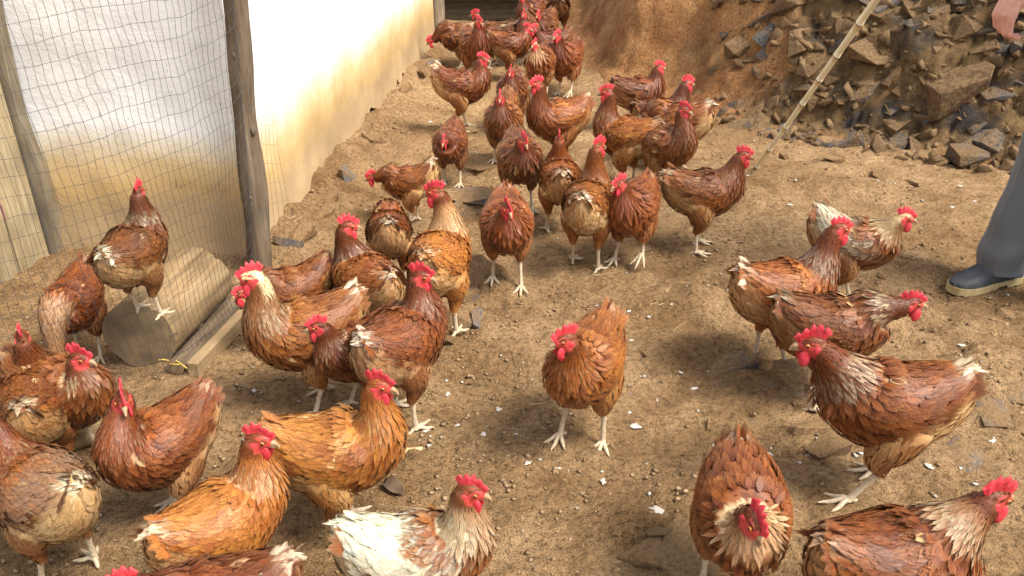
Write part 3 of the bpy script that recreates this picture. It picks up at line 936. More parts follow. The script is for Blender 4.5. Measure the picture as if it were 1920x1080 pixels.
# ================================================================== HENS
DARK, CHEST, ORANGE, GOLD = np.array([.050, .0085, .0030]), np.array([.122, .0245, .0045]), np.array([.250, .064, .0090]), np.array([.44, .175, .036])
CREAM, WHITE, BUFF = np.array([.72, .53, .30]), np.array([.70, .65, .56]), np.array([.55, .33, .15])
def pal(g):
    g = np.clip(np.asarray(g, float), 0, 1)*3
    s = np.stack([DARK, CHEST, ORANGE, GOLD])
    i = np.minimum(g.astype(int), 2); f = (g-i)[..., None]
    return s[i]*(1-f) + s[i+1]*f
def lerp(a, b, f):
    f = np.asarray(f, float)
    if f.ndim: f = f[..., None]
    return a*(1-f) + b*f
def unit(v): return v / (np.linalg.norm(v, axis=-1, keepdims=True) + 1e-12)

def catmull(K, n):
    K = np.asarray(K, float)
    K2 = np.concatenate([[2*K[0]-K[1]], K, [2*K[-1]-K[-2]]])
    seg = len(K)-1; t = np.linspace(0, seg, n); i = np.minimum(t.astype(int), seg-1); f = (t-i)[:, None]
    a, b, c, d = K2[i], K2[i+1], K2[i+2], K2[i+3]
    return .5*((2*b) + (c-a)*f + (2*a-5*b+4*c-d)*f**2 + (3*b-a-3*c+d)*f**3)

class Sweep:
    """a limb or trunk: centre line with elliptical sections (half width, height above, height below)"""
    def __init__(s, K, n=60, side=(0, 1, 0)):
        Q = catmull(K, n)
        s.P, s.w, s.ht, s.hb, s.reg = Q[:, :3], np.maximum(Q[:, 3], .003), np.maximum(Q[:, 4], .003), np.maximum(Q[:, 5], .003), Q[:, 6]
        s.T, s.S, s.U = frames(s.P, side); s.n = n
    def pos(s, t, ph):
        x = np.clip(t, 0, 1)*(s.n-1); i = np.minimum(x.astype(int), s.n-2); f = x-i
        def g(a): return a[i]*(1-f)[..., None] + a[i+1]*f[..., None] if a.ndim == 2 else a[i]*(1-f) + a[i+1]*f
        c, sn = np.cos(ph), np.sin(ph)
        h = np.where(c > 0, g(s.ht), g(s.hb))
        return g(s.P) + g(s.U)*(h*c)[..., None] + g(s.S)*(g(s.w)*sn)[..., None]
    def frame(s, t, ph):
        e = .012
        A = s.pos(np.clip(t+e, 0, 1), ph) - s.pos(np.clip(t-e, 0, 1), ph)
        B = s.pos(t, ph+.05) - s.pos(t, ph-.05)
        return s.pos(t, ph), unit(A), unit(np.cross(A, B) * -1.0)
    def t_of_reg(s, r): return np.interp(r, s.reg, np.linspace(0, 1, s.n))
    def reg_of_t(s, t): return np.interp(t, np.linspace(0, 1, s.n), s.reg)
    def mesh(s, mb, nt=34, nph=22):
        t, ph = np.meshgrid(np.linspace(0, 1, nt), np.linspace(0, 2*math.pi, nph, endpoint=False), indexing='ij')
        v = s.pos(t, ph).reshape(-1, 3)
        f = [list(q)[::-1] for q in grid_faces(nt, nph, True)]
        f.append(list(range(nph))); f.append([(nt-1)*nph+k for k in range(nph)][::-1])
        mb.add(v, f)
    def scatter(s, rng, lenf, widf, k, r0=None, r1=None):
        tt = np.linspace(0, 1, 300); rg_ = s.reg_of_t(tt)
        x = tt*(s.n-1); w = np.interp(x, np.arange(s.n), s.w); h = np.interp(x, np.arange(s.n), (s.ht+s.hb)/2)
        ds = np.linalg.norm(np.diff(s.P, axis=0), axis=1); ds = np.interp(tt, np.linspace(0, 1, s.n-1), ds)*(s.n-1)/299
        dens = math.pi*(w+h)*ds/(lenf(rg_)*widf(rg_))
        if r0 is not None: dens = dens*((rg_ >= r0) & (rg_ <= r1))
        c = np.cumsum(dens); n = max(4, int(c[-1]*k)); c /= c[-1]
        u = (np.arange(n)+rng.uniform(.1, .9, n))/n
        t = np.interp(u, c, tt)
        ph = (np.arange(n)*2.39996 + rng.normal(0, .12, n)) % (2*math.pi)
        return t, ph

ROWV = np.array([0, .36, .74, 1.0])
PROF_ROUND = np.array([.50, 1.0, .92, .42])
PROF_POINT = np.array([.55, 1.0, .70, .16])
FF = grid_faces(4, 3)
def dress(me, nn, uv):
    a = me.attributes.new('barb', 'FLOAT_VECTOR', 'POINT'); a.data.foreach_set('vector', np.ascontiguousarray(uv, dtype=np.float32).ravel())
    a = me.attributes.new('custom_normal', 'FLOAT_VECTOR', 'POINT'); a.data.foreach_set('vector', np.ascontiguousarray(nn, dtype=np.float32).ravel())
    me.update()

class Feathers:
    hue = np.ones(3)
    def __init__(s): s.V, s.C, s.NN, s.UV, s.n = [], [], [], [], 0
    def add(s, P, D, N, L, W, base, edge, rng, lift=.16, curl=.10, cup=.25, pointed=0.0, edge_amt=.5, tip_amt=.3):
        n = len(P); L = np.broadcast_to(L, (n,)); W = np.broadcast_to(W, (n,))
        D = unit(D - N*np.sum(D*N, -1, keepdims=True))
        lift = np.broadcast_to(lift, (n,))
        D = unit(D + N*lift[:, None])
        Sd = unit(np.cross(N, D)); N2 = np.cross(D, Sd)
        pf = PROF_ROUND*(1-np.asarray(pointed)) + PROF_POINT*np.asarray(pointed)
        v = np.zeros((n, 4, 3, 3))
        for r in range(4):
            for c in range(3):
                a = ROWV[r] + ((.07 if c == 1 else -.06) if r == 3 else 0)
                off = D*(L*a)[:, None] - N2*(curl*L*a*a)[:, None]
                if c != 1:
                    off = off + Sd*((c-1)*W*.5*pf[r])[:, None] - N2*(cup*W*.5*pf[r])[:, None]
                v[:, r, c] = P + off
        C = np.zeros((n, 4, 3, 3))
        ea = np.broadcast_to(edge_amt, (n,))[:, None]; ta = np.broadcast_to(tip_amt, (n,))[:, None]
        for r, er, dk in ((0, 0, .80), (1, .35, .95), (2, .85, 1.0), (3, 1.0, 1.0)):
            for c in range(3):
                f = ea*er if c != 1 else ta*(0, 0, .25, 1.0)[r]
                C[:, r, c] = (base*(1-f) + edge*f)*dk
        own = np.zeros((n, 4, 3, 3))
        for c in range(3): own[:, :, c] = (N2 + Sd*((c-1)*cup*.9)[..., None] if False else N2 + Sd*((c-1)*cup*.9))[:, None]
        nn = unit(own*.22 + N[:, None, None]*.78)
        uv = np.zeros((n, 4, 3, 3)); uv[..., 0] = np.array([-1, 0, 1.])[None, None]; uv[..., 1] = ROWV[None, :, None]; uv[..., 2] = rng.uniform(0, 50, (n, 1, 1))
        s.NN.append(nn.reshape(-1, 3)); s.UV.append(uv.reshape(-1, 3))
        s.V.append(v.reshape(-1, 3)); s.C.append(np.clip(C.reshape(-1, 3)*s.hue, .003, .9)); s.n += n
    def mesh(s, name):
        V = np.concatenate(s.V); C = np.concatenate(s.C)
        F = (FF[None] + (np.arange(s.n)*12)[:, None, None]).reshape(-1, 4)
        me = np_mesh(name, V, F, True, C); dress(me, np.concatenate(s.NN), np.concatenate(s.UV)); return me

POSES = {'peck': (.205, 0, .075)}
BODY = [(-.146, .300, .014, .010, .012, 0), (-.134, .291, .036, .026, .044, .07), (-.112, .273, .057, .043, .078, .17), (-.082, .253, .074, .058, .100, .30),
        (-.046, .236, .087, .070, .110, .48), (-.006, .227, .093, .079, .111, .65), (.036, .230, .089, .081, .104, .80), (.072, .247, .075, .073, .088, .93)]

RISE = .022
def make_hen(sp):
    rng = np.random.RandomState(sp.get('seed', 1)*13 + 7)
    s = sp.get('s', 1.0); g = sp.get('g', .5); lod = sp['lod']
    pitch = R(sp.get('pitch', 0)); tl = sp.get('tail', 0.0)
    hg_ = rng.uniform(.90, 1.10); Feathers.hue = np.array([rng.uniform(.97, 1.06), hg_, hg_*rng.uniform(.82, .98)])
    fat = sp.get('fat', 1.0)*rng.uniform(.97, 1.04)
    cp, sn = math.cos(pitch), math.sin(pitch)
    def bp(x, z):
        dx, dz = x, z-.2
        return x*cp - dz*sn, .2 + dx*sn + dz*cp
    K = []
    for x, z, w, ht, hb, rg_ in BODY:
        lift_ = tl*max(0, -x-.06)*1.1
        X, Z = bp(x, z+lift_)
        K.append([X, 0, Z + RISE, w*fat*.95, ht, hb*fat*.95, rg_])
    X, Z = bp(.088, .270)
    N0 = np.array([X, 0, Z + RISE]); t0 = np.array([.62*cp-.78*sn, 0, .62*sn+.78*cp])
    hp = np.array(POSES[sp['pose']] if isinstance(sp['pose'], str) else sp['pose'], float) + np.array([0, 0, RISE if sp['pose'] != 'peck' else 0])
    hy, hpch = R(sp.get('hy', 0)), R(sp.get('hp', -8))
    hd = np.array([math.cos(hy)*math.cos(hpch), math.sin(hy)*math.cos(hpch), math.sin(hpch)])
    hs = np.array([-math.sin(hy), math.cos(hy), 0]); hu = np.cross(hd, hs)
    Hb = hp - hd*.012 - hu*.008
    dv = Hb - N0; dl = np.linalg.norm(dv); dn = dv/dl
    t0 = unit(t0*.55 + dn*.6); t1 = unit(dn*.6 + hd*.30 + np.array([0, 0, .45])*max(0, dn[2]))
    b1, b2 = N0 + t0*dl*.38, Hb - t1*dl*.34
    for k, u in enumerate(np.linspace(0, 1, 7)):
        q = N0*(1-u)**3 + 3*b1*u*(1-u)**2 + 3*b2*u*u*(1-u) + Hb*u**3
        w = np.interp(u, [0, .2, .45, .7, 1], [.060, .048, .035, .027, .021])
        K.append([q[0], q[1], q[2], w, w*1.04, w*1.14, 1.0+u])
    trunk = Sweep(K, 90)
    mb = MB(); trunk.mesh(mb, 40, 22)
    rot = np.stack([hd, hs, hu], 1)
    mb.ell(hp, (.030, .0175, .0205), rot, 9, 12)
    mb.ell(hp + hd*.016 - hu*.004, (.016, .012, .0125), rot, 8, 10)
    thighs = []; legs = []
    steps = sp.get('step', (.02, -.02)); lift_foot = sp.get('foot_up', (0, 0))
    for sd_, fs, fu in ((1, steps[0], lift_foot[0]), (-1, steps[1], lift_foot[1])):
        hx = .35*fs - .022
        th = Sweep([[-.030, sd_*.040, .222, .052, .060, .062, 0], [-.016+.10*fs, sd_*.049, .178, .043, .051, .052, .35], [-.008+.25*fs, sd_*.050, .137, .028, .034, .035, .7], [hx, sd_*.048, .098+fu, .012, .013, .014, 1.0]], 24, side=(0, 1, 0))
        th.mesh(mb, 12, 12); thighs.append(th)
        legs.append((np.array([hx, sd_*.048, .104+fu]), np.array([fs, sd_*.052, fu]), sd_))
    mb.v = [tuple(np.array(p)*s) for p in mb.v]
    me = remesh(py_mesh('body', mb.v, mb.f), (.0075 if lod < 2 else .010)*s, 2)
    co = mesh_co(me)/s
    main = pal(g); neckc = pal(np.clip(sp.get('ng', g), 0, 1))
    dh = np.linalg.norm((co-hp)*1.0, axis=1); fx = (co-hp) @ hd
    face = sstep(.034, .028, dh) * sstep(-.014, -.004, fx) * sstep(.016, .010, (co-hp) @ hu)
    fl = sp.get('fl', .5)
    root = empty('hen', sp['loc'], R(sp['yaw']))
    tag(root, sp['label'], 'hen', 'hens loose in the yard')
    body = link('body', me, M_FEATHER, root)

    # ---------------------------------------------------------------- plumage
    big = (1.0, 1.2, 1.65)[lod]; kk = (3.1, 2.8, 2.4)[lod]
    lenf = lambda r: np.interp(r, [0, .1, .3, .6, .9, 1.05, 1.25, 1.55, 1.85, 2.0], [.037, .037, .033, .029, .026, .028, .034, .023, .0115, .008])*big
    widf = lambda r: np.interp(r, [0, .1, .3, .6, .9, 1.05, 1.25, 1.55, 1.85, 2.0], [.0140, .0150, .0170, .0180, .0170, .0098, .0076, .0060, .0046, .004])*big
    t, ph = trunk.scatter(rng, lenf, widf, kk)
    P, A, N = trunk.frame(t, ph); rg_ = trunk.reg_of_t(t); up = np.cos(ph)
    TT = trunk.T[np.clip((t*(trunk.n-1)).astype(int), 0, trunk.n-1)]
    okf = (np.sum(A*TT, 1) > .45) & ~((np.linalg.norm(P-hp, axis=1) < .027) & (((P-hp) @ hd) > -.006) & (((P-hp) @ hu) < .009))
    t, ph, P, A, N, rg_, up = [q[okf] for q in (t, ph, P, A, N, rg_, up)]
    n = len(P)
    body_f = sstep(1.02, .95, rg_)
    fluff = sstep(.74, .40, rg_) * sstep(.0, -.40, up)
    D = -A + np.array([0, 0, -1.0])*(.22*body_f*(1-np.abs(up)))[:, None] + rng.normal(0, 1, (n, 3))*(.07 + .18*fluff + .02*body_f)[:, None]
    pn = fbm(P[:, 0]*22+sp['seed'], P[:, 1]*22, P[:, 2]*22, 2, 3); pn = pn + .7*vn(P[:, 0]*70, P[:, 1]*70, P[:, 2]*70, 8)
    base = pal(np.clip(g + .15*pn + rng.normal(0, .085, n), 0, 1))
    bg_ = sp.get('bg', g)                                           # breast
    br = sstep(.45, .75, rg_)*sstep(1.25, 1.0, rg_)*sstep(.25, -.35, up)
    base = lerp(base, pal(np.clip(bg_ + .14*pn + rng.normal(0, .085, n), 0, 1)), br)
    flc = pal(np.clip(g + .12 + .42*fl + rng.normal(0, .07, n), 0, 1)); flc = lerp(flc, CREAM, np.clip(fl*.62 + rng.normal(0, .12, n), 0, 1))
    base = lerp(base, flc, fluff*np.clip(.55+.45*fl, 0, 1))
    # hackle and head
    nk = sstep(1.0, 1.12, rg_)
    hc = lerp(pal(np.clip(sp.get('ng', g) + rng.normal(0, .05, n), 0, 1)), CREAM, np.clip(sp.get('nc', 0)*(.5+.5*sstep(.2, -.2, -up)) + 0*pn, 0, 1))
    hc = lerp(hc, pal(np.full(n, np.clip(sp.get('hg', g*.8-.05), 0, 1))), sstep(1.70, 1.92, rg_)*(1-.8*sp.get('crown', 0)))
    if sp.get('crown', 0): hc = lerp(hc, CREAM*1.1, sstep(1.6, 1.8, rg_)*sstep(-.2, .3, up)*sp['crown'])
    base = lerp(base, hc, nk)
    # white saddle / tail patches
    sad = sp.get('sad', 0)
    if sad: base = lerp(base, lerp(WHITE, CREAM, np.clip(rng.normal(.25, .25, n), 0, 1)), np.clip(sad*sstep(.98, .40, rg_ + .22*pn + rng.normal(0, .10, n))*sstep(-.75, .0, up + .25*pn), 0, 1))
    tw = sp.get('tw', .4)
    if tw: base = lerp(base, lerp(WHITE, CREAM, .25), tw*sstep(.16, .06, rg_)*sstep(-.1+.5*(1-tw), .5, up + .5*pn + .3*rng.normal(0, 1, n)))
    wp = sp.get('spots', .3)
    sw_ = (rng.rand(n) < .022*wp) & (rg_ > .2) & (rg_ < 1.05)
    base[sw_] = lerp(base[sw_], CREAM, .5)
    hk = sp.get('hk', .4)
    ea = .30 + .50*rng.rand(n); ta = .25 + .65*rng.rand(n)**1.3
    base = base*(1 - .16*(1-nk))[:, None]
    hz = sstep(1.02, 1.14, rg_)*sstep(1.72, 1.35, rg_)*(.35+.65*sstep(-.75, .1, up))
    strk = (rng.rand(n) < .25+.5*hk).astype(float)
    ea = ea*(1-nk) + nk*np.clip(hk*hz*1.5, 0, 1)*strk + nk*.06; ta = ta*(1-nk) + nk*hk*hz*.5*strk
    base = base*(1 - .30*nk*hk*hz)[:, None]
    edge = lerp(lerp(lerp(base*1.6, BUFF, .30), BUFF*.8, sad*.6*sstep(.5, .4, rg_)), lerp(CREAM, WHITE, sp.get('hw', .4)*.7), nk)
    L_, W_ = lenf(rg_)*rng.uniform(.85, 1.15, n), widf(rg_)*rng.uniform(.85, 1.15, n)
    lift = .065*body_f + .05*(1-body_f) + .12*fluff + .05*sstep(1.35, 1.1, rg_)*nk
    kd = KDTree(n)
    for i_ in range(n): kd.insert(P[i_], i_)
    kd.balance()
    near_ = np.array([kd.find(q)[1] for q in co])
    col = lerp(base[near_], edge[near_], (ea*.4)[near_])
    col = lerp(col, np.tile([.46, .050, .042], (len(co), 1)), face)
    set_col(me, np.clip(col*(1 + (Feathers.hue-1)*(1-face)[:, None]), .003, .9))
    fe = Feathers()
    pnt = nk > .5
    for sel, po in ((~pnt, 0.0), (pnt, .75)):
        if sel.any():
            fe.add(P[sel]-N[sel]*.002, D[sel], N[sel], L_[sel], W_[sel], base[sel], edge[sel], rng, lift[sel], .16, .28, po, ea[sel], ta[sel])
    for th in thighs:
        lf = lambda r: (.027 - .010*r)*big; wf = lambda r: (.0125-.005*r)*big
        t, ph = th.scatter(rng, lf, wf, kk, .1, 1.0)
        P, A, N = th.frame(t, ph); r_ = th.reg_of_t(t); m = len(P)
        bs = pal(np.clip(g + .06 + rng.normal(0, .06, m), 0, 1))
        back = sstep(.2, -.6, -N[:, 0])*0 + sstep(.15, -.5, N[:, 0])
        bs = lerp(bs, lerp(pal(np.full(m, .9)), CREAM, .45), np.clip(fl*(.30+.75*back)*(1-.5*r_), 0, .95))
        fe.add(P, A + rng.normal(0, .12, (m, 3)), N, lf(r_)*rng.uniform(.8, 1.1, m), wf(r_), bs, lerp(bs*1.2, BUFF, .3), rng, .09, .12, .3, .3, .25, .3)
    m = (150, 90, 40)[lod]
    th_ = rng.uniform(0, 1, m)*2*math.pi; xx = rng.uniform(-.95, .75, m); rr0 = np.sqrt(1-xx*xx)
    q = np.stack([xx, rr0*np.cos(th_), rr0*np.sin(th_)], -1)
    Pq = q*np.array([.030, .0175, .0205]); Nq = unit(q/np.array([.030, .0175, .0205]))
    okq = (Pq[:, 2] > .006) | (Pq[:, 0] < -.010)
    Pq, Nq = Pq[okq] @ rot.T + hp, Nq[okq] @ rot.T; m = len(Pq)
    if m:
        bs = pal(np.clip(np.full(m, np.clip(sp.get('hg', g*.8-.05), 0, 1)) + rng.normal(0, .05, m), 0, 1))
        if sp.get('crown', 0): bs = lerp(bs, CREAM*1.1, sp['crown']*.85)
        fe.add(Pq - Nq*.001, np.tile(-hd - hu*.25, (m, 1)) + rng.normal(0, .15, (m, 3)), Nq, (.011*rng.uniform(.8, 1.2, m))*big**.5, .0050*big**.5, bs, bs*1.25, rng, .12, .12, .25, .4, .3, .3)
    fm = fe.mesh('plumage')
    fm.vertices.foreach_set('co', (mesh_co(fm)*s).ravel())
    tag(link('plumage', fm, M_FEATHER, root), kind='stuff')

    # ---------------------------------------------------------------- wings
    wg = np.clip(sp.get('wg', g-.10)-.09, 0, 1); ww = sp.get('ww', 0)
    for sd_ in (1, -1):
        def patch(a, b, off):
            r_ = .93 - .76*a
            pc = R(84) - R(30)*a; hf = R(40)*np.sqrt(np.clip(np.sin(math.pi*(.10+.80*a)), 0, 1))
            ph = sd_*(pc + b*hf)
            P, A, N = trunk.frame(trunk.t_of_reg(r_), ph)
            return P + N*np.asarray(off)[..., None], A, N
        a, b = np.meshgrid(np.linspace(0, 1, 13), np.linspace(-1, 1, 9), indexing='ij')
        P, A, N = patch(a, b, .013*np.sqrt(np.clip(np.sin(math.pi*np.clip(a, .0, 1)), 0, 1))*(1-b*b) - .002)
        wv = P.reshape(-1, 3); wn_ = N.reshape(-1, 3); wf_ = grid_faces(13, 9)
        if sd_ < 0: wf_ = wf_[:, ::-1]
        wcol = np.tile(pal(max(wg-.08, 0)), (len(wv), 1))
        fe = Feathers()
        # flight feathers, then the rows of coverts that lie over their roots
        nS = 14 if lod < 2 else 9
        b = np.linspace(-.75, .85, nS); a = .40 + .12*np.abs(b) + .04*rng.rand(nS)
        P, A, N = patch(a, b, .010*(1-.9*b*b) - .001*np.linspace(0, 1, nS))
        bs = pal(np.clip(wg - .04 + rng.normal(0, .05, nS), 0, 1))
        if ww: bs = lerp(bs, WHITE, ww*(rng.rand(nS) < .5))
        D = -A + np.array([0, 0, .10]) - N*.0
        fe.add(P, D, N, np.full(nS, .082)*rng.uniform(.92, 1.05, nS), .022, bs, lerp(bs*1.2, BUFF, .22), rng, .05, .10, .18, .25, .55, .3)
        nP = 4
        P, A, N = patch(np.full(nP, .60), np.linspace(.55, .92, nP), np.full(nP, .003))
        bs = pal(np.clip(np.full(nP, wg+.05) + rng.normal(0, .1, nP), 0, 1)); bs = lerp(bs, CREAM, .35*(rng.rand(nP) < .6))
        fe.add(P, -A + np.array([0, 0, .06]), N, .070, .014, bs, lerp(bs, CREAM, .4), rng, .04, .06, .1, .5, .6, .3)
        rows = (8, 7, 5)[lod]
        for k in range(rows):
            ar = .58 - .54*k/(rows-1); m = int((15, 12, 8)[lod])
            b = np.linspace(-.95, .95, m) + rng.normal(0, .05, m) + (.1 if k % 2 else -.0)
            a = np.clip(ar + rng.normal(0, .03, m) + .05*np.abs(b), .005, .75)
            P, A, N = patch(a, np.clip(b, -1, 1), .0115*np.sqrt(np.clip(np.sin(math.pi*np.clip(a, .0, 1)), 0, 1))*(1-.95*b*b) + .0002*k - .001)
            bs = pal(np.clip(wg + .02 + rng.normal(0, .10, m), 0, 1))
            if ww: bs = lerp(bs, WHITE, ww*(rng.rand(m) < .4))
            sp_ = rng.rand(m) < .03*wp; bs[sp_] = lerp(bs[sp_], CREAM, .45)
            fe.add(P, -A + rng.normal(0, .08, (m, 3)), N, (.034-.013*k/(rows-1))*rng.uniform(.9, 1.1, m), .0165 if lod < 2 else .022, bs, lerp(bs*1.3, BUFF, .3), rng, .08, .10, .2, .0, .35*rng.rand(m)+.1, .35*rng.rand(m)+.1)
        V_ = np.concatenate([wv]+fe.V)*s; C_ = np.concatenate([wcol]+fe.C)
        F_ = np.concatenate([wf_, (FF[None] + (np.arange(fe.n)*12)[:, None, None]).reshape(-1, 4)+len(wv)])
        wm = np_mesh('wing', V_, F_, True, C_)
        dress(wm, np.concatenate([wn_]+fe.NN), np.concatenate([np.zeros_like(wv)]+fe.UV))
        link('wing', wm, M_FEATHER, root)

    # ---------------------------------------------------------------- tail
    fe = Feathers()
    ti = trunk.t_of_reg(.10)
    i = int(ti*(trunk.n-1)); tp, td, tu = trunk.P[i], -trunk.T[i], trunk.U[i]
    spread = sp.get('spread', 1.0)
    for layer in range(2):
        for k in range(5):
            for sd_ in (1, -1):
                yw, pt = R((4+8.5*k)*spread)*sd_, R(22-8*k - 12*layer)
                d = td*math.cos(pt) + tu*math.sin(pt)
                d = d*math.cos(yw) + np.array([0, 1, 0])*math.sin(yw)
                nn = unit(np.array([0, sd_*.8, 0]) + tu*.6)
                p0 = tp + np.array([0, sd_*(.005+.0065*k), 0]) + tu*(.016-.005*k) - td*.012
                c = pal(np.clip(sp.get('tg', g-.04) + rng.normal(0, .05), 0, 1))
                if tw > .55 and rng.rand() < tw*(.6 if k < 2 else .12): c = lerp(c, lerp(WHITE, CREAM, .3), .8)
                fe.add(p0[None], d[None], nn[None], np.array([(.060-.002*k-.010*layer)*rng.uniform(.9, 1.08)]), np.array([.034]), c[None], lerp(c*1.2, CREAM, .3)[None], rng, 0.0, .04, .12, .0, .4, .45)
    # soft coverts round the tail root
    m = (46, 36, 22)[lod]
    a = rng.uniform(0, 2*math.pi, m); r_ = rng.uniform(.05, .20, m)
    P, A, N = trunk.frame(trunk.t_of_reg(r_), a)
    bs = pal(np.clip(g + rng.normal(.02, .07, m), 0, 1)); low = sstep(.0, -.7, np.cos(a))
    bs = lerp(bs, lerp(pal(np.full(m, .95)), CREAM, .5), low*fl)
    if sad: bs = lerp(bs, WHITE, sad*.9)
    if tw: bs = lerp(bs, lerp(WHITE, CREAM, .3), np.clip(tw*1.2*sstep(.62-.25*tw, .80, np.cos(a - .4*(rng.rand()-.5)) + rng.normal(0, .06, m)), 0, .9))
    fe.add(P, -A + rng.normal(0, .12, (m, 3)), N,   .046*rng.uniform(.8, 1.2, m), .018, bs, lerp(bs*1.2, CREAM, .35), rng, .18, .05, .25, .2, .3, .35)
    tm = fe.mesh('tail'); tm.vertices.foreach_set('co', (mesh_co(tm)*s).ravel())
    link('tail', tm, M_FEATHER, root)

    # ---------------------------------------------------------------- comb, wattles, beak, eyes
    def H(x, y, z): return (hp + hd*x + hs*y + hu*z)*s
    cs = sp.get('comb', 1.0)*rng.uniform(.74, .98); flop = sp.get('flop', rng.uniform(-.25, .25))
    bxs = np.linspace(.027, -.026, 19); u = np.linspace(0, 1, 19)
    env = np.interp(u, [0, .15, .5, .8, 1], [.008, .020, .033, .030, .014])
    teeth = np.abs(np.sin(u*math.pi*5 + .35))**.8
    top = .010 + cs*env*(.52 + .52*teeth)
    leanx = -(u-.35)*.022*cs
    v = []; f = []; nzc = 4
    for sgn in (1, -1):
        for kx in range(19):
            for kz in range(nzc):
                q = kz/(nzc-1); z = .006*(1-q) + top[kx]*q + (.004 if kx in (0, 18) else 0)*0
                th_ = .0042*(1-.72*q)*(1 if 0 < kx < 18 else .35)
                zz_ = z*1.15; y = sgn*th_ + flop*zz_*zz_*14 + .0022*math.sin(u[kx]*9+sp['seed'])*q
                v.append(H(bxs[kx] + leanx[kx]*q, y, zz_))
    nn_ = 19*nzc
    fa = grid_faces(19, nzc)
    f = fa.tolist() + (fa[:, ::-1]+nn_).tolist()
    rim = [k*nzc for k in range(19)]; rimt = [k*nzc+nzc-1 for k in range(19)]
    loop = rimt; f += [[loop[k], loop[k+1], loop[k+1]+nn_, loop[k]+nn_] for k in range(18)]
    f += [[kz, kz+nn_, kz+1+nn_, kz+1] for kz in range(nzc-1)] + [[18*nzc+kz, 18*nzc+kz+1, 18*nzc+kz+1+nn_, 18*nzc+kz+nn_] for kz in range(nzc-1)]
    link('comb', py_mesh('comb', v, f, True), M_COMB, root)
    rm = rot
    for sd_ in (1, -1):
        w = MB(); wl = sp.get('wat', 1.0)
        w.ell((0, 0, 0), (.0125*wl, .0042, .0195*wl), rm, 8, 12)
        w.v = [tuple(np.array(p)*s + H(.014, sd_*.010, -.028)) for p in w.v]
        link('wattle', w.mesh('wattle'), M_COMB, root)
        w = MB(); w.ell((0, 0, 0), (.0085, .0030, .0115), rm, 7, 10)
        w.v = [tuple(np.array(p)*s + H(-.010, sd_*.0165, -.010)) for p in w.v]
        link('earlobe', w.mesh('earlobe'), M_COMB, root)
        if lod < 2:
            w = MB(); w.ell((0, 0, 0), (.0050, .0028, .0050), rm, 7, 10)
            w.v = [tuple(np.array(p)*s + H(.0105, sd_*.0158, .004)) for p in w.v]
            eye = link('eye', w.mesh('eye'), M_EYE, root)
            w = MB(); w.ell((0, 0, 0), (.0031, .0016, .0031), rm, 6, 8)
            w.v = [tuple(np.array(p)*s + H(.0108, sd_*.0175, .004)) for p in w.v]
            link('pupil', w.mesh('pupil'), M_PUPIL, eye)
    bk = MB()
    bk.tube([H(.018, 0, -.002), H(.030, 0, -.001), H(.038, 0, -.005), H(.042, 0, -.011)], np.array([.0078, .0062, .0038, .001])*s, 8, side=hs)
    bk.tube([H(.018, 0, -.008), H(.030, 0, -.009), H(.039, 0, -.0115)], np.array([.0065, .0048, .0012])*s, 7, side=hs)
    link('beak', bk.mesh('beak'), M_BEAK, root)

    # ---------------------------------------------------------------- legs
    gz0 = sp['loc'][2]; cyaw, syaw = math.cos(R(sp['yaw'])), math.sin(R(sp['yaw']))
    for hk_, ft, sd_ in legs:
        lm = MB()
        wx = sp['loc'][0] + (ft[0]*cyaw - ft[1]*syaw)*s; wy = sp['loc'][1] + (ft[0]*syaw + ft[1]*cyaw)*s
        dz = 0 if sp.get('flat') else (float(gh(wx, wy)) - gz0)/s
        ft = ft + np.array([0, 0, dz])
        ank = ft + np.array([-.006, 0, .014])
        u = np.linspace(0, 1, 9)[:, None]
        P = hk_*(1-u) + ank*u
        rr_ = np.interp(u[:, 0], [0, .12, .5, .9, 1], [.0095, .0078, .0065, .0072, .0086])*(1+.05*np.sin(u[:, 0]*60))
        lm.tube((P + [0, 0, 0])*s, rr_*s, 9)
        ta_ = rng.uniform(-.12, .12)
        for an, ln in ((0, .062), (.62, .052), (-.62, .050), (math.pi+.35*sd_, .028)):
            an += ta_
            d = np.array([math.cos(an), math.sin(an), 0]); uu_ = np.linspace(0, 1, 8)[:, None]
            droop = .5 if max(lift_foot) and ft[2]-dz > .01 else 0
            P = ank + d*ln*uu_ + np.array([0, 0, 1])*(-.0085*uu_ + .0045*np.sin(uu_*math.pi*2.2)*(1-uu_)) - np.array([0, 0, 1])*droop*ln*uu_**1.5
            rr_ = np.interp(uu_[:, 0], [0, .25, .45, .7, .85, 1], [.0070, .0054, .0057, .0046, .0034, .0009])
            lm.tube(P*s, rr_*s, 7)
        link('leg', lm.mesh('leg'), M_LEGSKIN, root)
    return root

